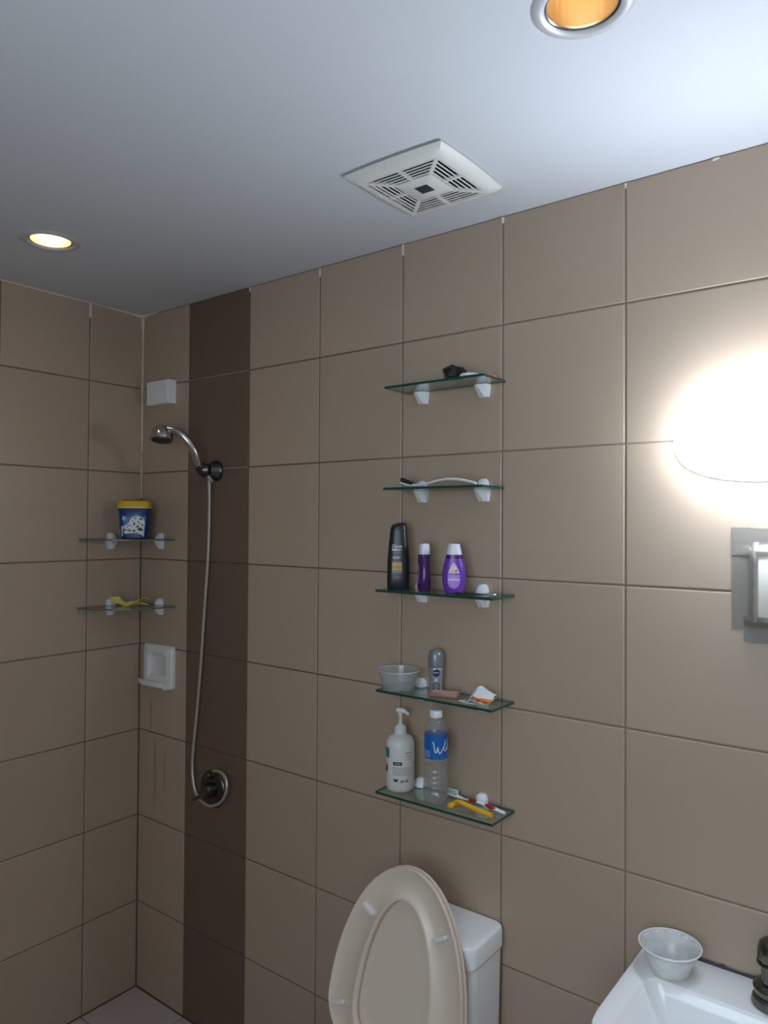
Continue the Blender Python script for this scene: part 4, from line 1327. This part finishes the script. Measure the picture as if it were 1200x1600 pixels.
for sx in (-1, 1):
    mb = MB().tube([(sx * 0.055, HY + 0.014, HZ_ + 0.002), (sx * 0.095, HY + 0.014, HZ_ + 0.002)], 0.012, 16)
    mb.box(sx * 0.075 - 0.014, sx * 0.075 + 0.014, HY + 0.006, HY + 0.030, 0.399, HZ_, 0.003, 1)
    mb.build('hinge', 'seat_plastic', t)

# ------------------------------------------------------------------ basin, tap, tub on the basin
SX0, SX1, SD, STZ = 1.7735, 2.300, 0.405, 0.770
xc = (SX0 + SX1) / 2
t = thing('wash_basin', 'white ceramic wash basin fixed to the wall under the lamp', 'basin', (xc, 0, 0))
def basin_ring(x0, x1, y0, y1, zz, rf, rb, n=7):
    pts = []
    for cx, cy, r, a0 in ((x1 - rb, y0 - rb, rb, 0), (x0 + rb, y0 - rb, rb, 90), (x0 + rf, y1 + rf, rf, 180), (x1 - rf, y1 + rf, rf, 270)):
        for k in range(n + 1):
            a_ = R(a0 + 90 * k / n)
            pts.append((cx - xc + r * math.cos(a_), cy + r * math.sin(a_), zz))
    return pts
mb = MB()
mb.loft([basin_ring(SX0 + 0.14, SX1 - 0.14, -0.005, -0.24, 0.58, 0.05, 0.01), basin_ring(SX0 + 0.05, SX1 - 0.05, -0.003, -0.34, 0.63, 0.10, 0.01), basin_ring(SX0 + 0.010, SX1 - 0.010, -0.002, SD * -1 + 0.012, 0.70, 0.12, 0.008), basin_ring(SX0, SX1, -0.002, -SD, 0.735, 0.13, 0.008),
         basin_ring(SX0, SX1, -0.002, -SD, STZ - 0.008, 0.13, 0.008), basin_ring(SX0 + 0.003, SX1 - 0.003, -0.004, -SD + 0.003, STZ - 0.002, 0.13, 0.008), basin_ring(SX0 + 0.009, SX1 - 0.009, -0.008, -SD + 0.009, STZ, 0.125, 0.008),
         basin_ring(SX0 + 0.030, SX1 - 0.030, -0.112, -SD + 0.028, STZ - 0.0015, 0.11, 0.030), basin_ring(SX0 + 0.038, SX1 - 0.038, -0.118, -SD + 0.036, STZ - 0.008, 0.105, 0.030), basin_ring(SX0 + 0.058, SX1 - 0.058, -0.124, -SD + 0.055, STZ - 0.045, 0.10, 0.030),
         basin_ring(SX0 + 0.085, SX1 - 0.085, -0.131, -SD + 0.085, STZ - 0.105, 0.08, 0.030), basin_ring(SX0 + 0.11, SX1 - 0.11, -0.150, -SD + 0.115, STZ - 0.121, 0.06, 0.02), basin_ring(SX0 + 0.19, SX1 - 0.19, -0.205, -SD + 0.155, STZ - 0.125, 0.02, 0.02)])
mb.build('bowl', 'porcelain', t)
mb = MB()
mb.lathe([(0.024, 0), (0.024, 0.002), (0.016, 0.003), (0.010, 0.001)], 24, mtx=Matrix.Translation((0, -0.228, STZ - 0.1248)))
mb.build('drain', 'chrome', t)
mb = MB()
mb.loft([[(x, y - 0.105, zz) for x, y in rrect(2 * w, d, 0.04)] for w, d, zz in ((0.095, 0.19, 0.0015), (0.085, 0.17, 0.05), (0.070, 0.15, 0.30), (0.085, 0.17, 0.52), (0.11, 0.195, 0.60))])
mb.build('pedestal', 'porcelain', t)
mb = MB()
rnd = random.Random(8)
pts = [(SX0 + 0.012 + k * 0.0105 - xc, -0.0030, STZ + 0.0005) for k in range(48)]
mb.tube(pts, [0.0042 + rnd.uniform(-0.0022, 0.0022) for _ in pts], 8)
mb.build('mould_seam', 'mould', t)

FXC, FYC = 2.022, -0.066
t = thing('basin_tap', 'tarnished chrome tap at the back of the wash basin', 'tap', (FXC, FYC, STZ + 0.0002))
MB().lathe([(0.036, 0.0), (0.037, 0.004), (0.035, 0.012), (0.030, 0.016), (0.033, 0.022), (0.0345, 0.030), (0.030, 0.037), (0.024, 0.040)], 32).build('base', 'aged_chrome', t)
MB().lathe([(0.022, 0.039), (0.0205, 0.050), (0.0205, 0.066), (0.027, 0.069), (0.0285, 0.073), (0.0270, 0.077)], 30).build('body', 'aged_chrome', t)
mb = MB().lathe([(0.0265, 0.0775), (0.0280, 0.082), (0.0265, 0.098), (0.0235, 0.108), (0.016, 0.1145), (0.006, 0.117)], 12)
kn = mb.build('handle', 'aged_chrome', t)
mb = MB().tube(smoothpath([(0, 0, 0.104), (0.012, -0.03, 0.113), (0.022, -0.055, 0.118)], 5), [0.009, 0.008, 0.008, 0.0075, 0.007, 0.007, 0.0075, 0.008, 0.0085, 0.008, 0.006], 12, flat=0.6)
mb.build('lever', 'aged_chrome', kn)
mb = MB().tube(smoothpath([(0.004, -0.008, 0.045), (0.030, -0.050, 0.052), (0.058, -0.090, 0.050), (0.070, -0.108, 0.038), (0.072, -0.111, 0.026)], 5), 0.0125, 16)
mb.build('spout', 'aged_chrome', t)

CX_, CY_ = 1.8440, -0.0760
t = thing('plastic_bowl', 'cloudy plastic bowl standing on the back corner of the basin', 'bowl', (CX_, CY_, STZ + 0.0002))
Mt = Matrix.Identity(4)
mb = MB()
mb.lathe([(0.034, 0.0), (0.0365, 0.002), (0.0475, 0.035), (0.0490, 0.0355), (0.0555, 0.0475), (0.0575, 0.0485), (0.0578, 0.0505), (0.0545, 0.0505), (0.0475, 0.0380), (0.0458, 0.0365), (0.0352, 0.0035), (0.033, 0.002)], 48)
mb.build('cup_wall', 'cloudy_plastic', t)
mb = MB()
mb.tube([(0.0565 * math.cos(2 * PI * k / 48), 0.0565 * math.sin(2 * PI * k / 48), 0.0498) for k in range(49)], 0.0017, 6)
mb.build('rim', 'white_film', t)
mb = MB()
rnd = random.Random(21)
for k in range(26):
    q = rnd.uniform(0.1, PI - 0.1)
    h = rnd.uniform(0.002, 0.0065)
    w = rnd.uniform(0.015, 0.05)
    zt = 0.0480
    rt = lambda zz: 0.0475 + (zz - 0.038) * 0.56 - 0.0006
    mb.add([(rt(zt) * math.cos(q - w), rt(zt) * math.sin(q - w), zt), (rt(zt) * math.cos(q + w), rt(zt) * math.sin(q + w), zt), (rt(zt - h) * math.cos(q), rt(zt - h) * math.sin(q), zt - h)], [[0, 1, 2]])
mb.build('foam_marks', 'print_white', t)

# ------------------------------------------------------------------ plate taped to the wall
t = thing('taped_plate', 'white wall plate edged with strips of grey duct tape below the lamp', 'wall plate', (1.94, 0, 1.404))
ox, oz = 1.94, 1.404
PX0, PX1, PZ0, PZ1, PDP = 1.9815, 2.120, 1.4450, 1.5765, 0.017
MB().box(PX0 - ox, PX1 - ox, -PDP, -0.0002, PZ0 - oz, PZ1 - oz, 0.004, 3).build('plate', 'plate_white', t)
MB().box(PX0 + 0.0065 - ox, PX1 - 0.0065 - ox, -PDP - 0.0016, -PDP + 0.001, PZ0 + 0.0065 - oz, PZ1 - 0.0065 - oz, 0.0012, 2).build('inner_panel', 'plate_white', t)
def tape(poly, yf, name='tape_strip'):
    """Thin strip: outline in x,z with a y for each point from yf(x,z)."""
    mb = MB()
    x0, x1, z0, z1, w = poly
    rnd = random.Random(int(x0 * 1000 + z0 * 100))
    nx, nz = 14, 12
    g = []
    for j in range(nz + 1):
        row = []
        for i in range(nx + 1):
            x = x0 + (x1 - x0) * i / nx
            zz = z0 + (z1 - z0) * j / nz
            if j in (0, nz):
                zz += rnd.uniform(-w, w)
            row.append((x - ox, yf(x, zz) + rnd.uniform(-0.0002, 0.0002), zz - oz))
        g.append(row)
    n = nx + 1
    vs = [p for r in g for p in r] + [(p[0], p[1] + 0.0004, p[2]) for r in g for p in r]
    N = len(vs) // 2
    fs = []
    for j in range(nz):
        for i in range(nx):
            a_, b_, c_, d_ = j * n + i, j * n + i + 1, (j + 1) * n + i + 1, (j + 1) * n + i
            fs += [[a_, b_, c_, d_], [N + d_, N + c_, N + b_, N + a_]]
    mb.add(vs, fs)
    return mb.build(name, 'duct_tape', t, True, 40)
def prof(x, z, lay=0.0):
    """Wall level outside the plate, ramping up to its face."""
    dx = max(0.0, PX0 - x, x - PX1)
    dz = max(0.0, PZ0 - z, z - PZ1)
    d = math.hypot(dx, dz)
    k = max(0.0, 1 - d / 0.014)
    return -0.0008 - (PDP + 0.0012) * (k * k * (3 - 2 * k)) - lay
tape((1.9380, 1.9720, 1.4255, 1.6225, 0.0008), lambda x, z: prof(x, z, 0.0))
tape((1.9625, 1.9870, 1.4440, 1.5960, 0.0008), lambda x, z: prof(x, z, 0.0006))
tape((1.9390, 2.1600, 1.5690, 1.6220, 0.0012), lambda x, z: prof(x, z, 0.0012))
tape((1.9600, 2.1600, 1.4030, 1.4535, 0.0012), lambda x, z: prof(x, z, 0.0018))
tape((2.1150, 2.1620, 1.4050, 1.6210, 0.0010), lambda x, z: prof(x, z, 0.0006))
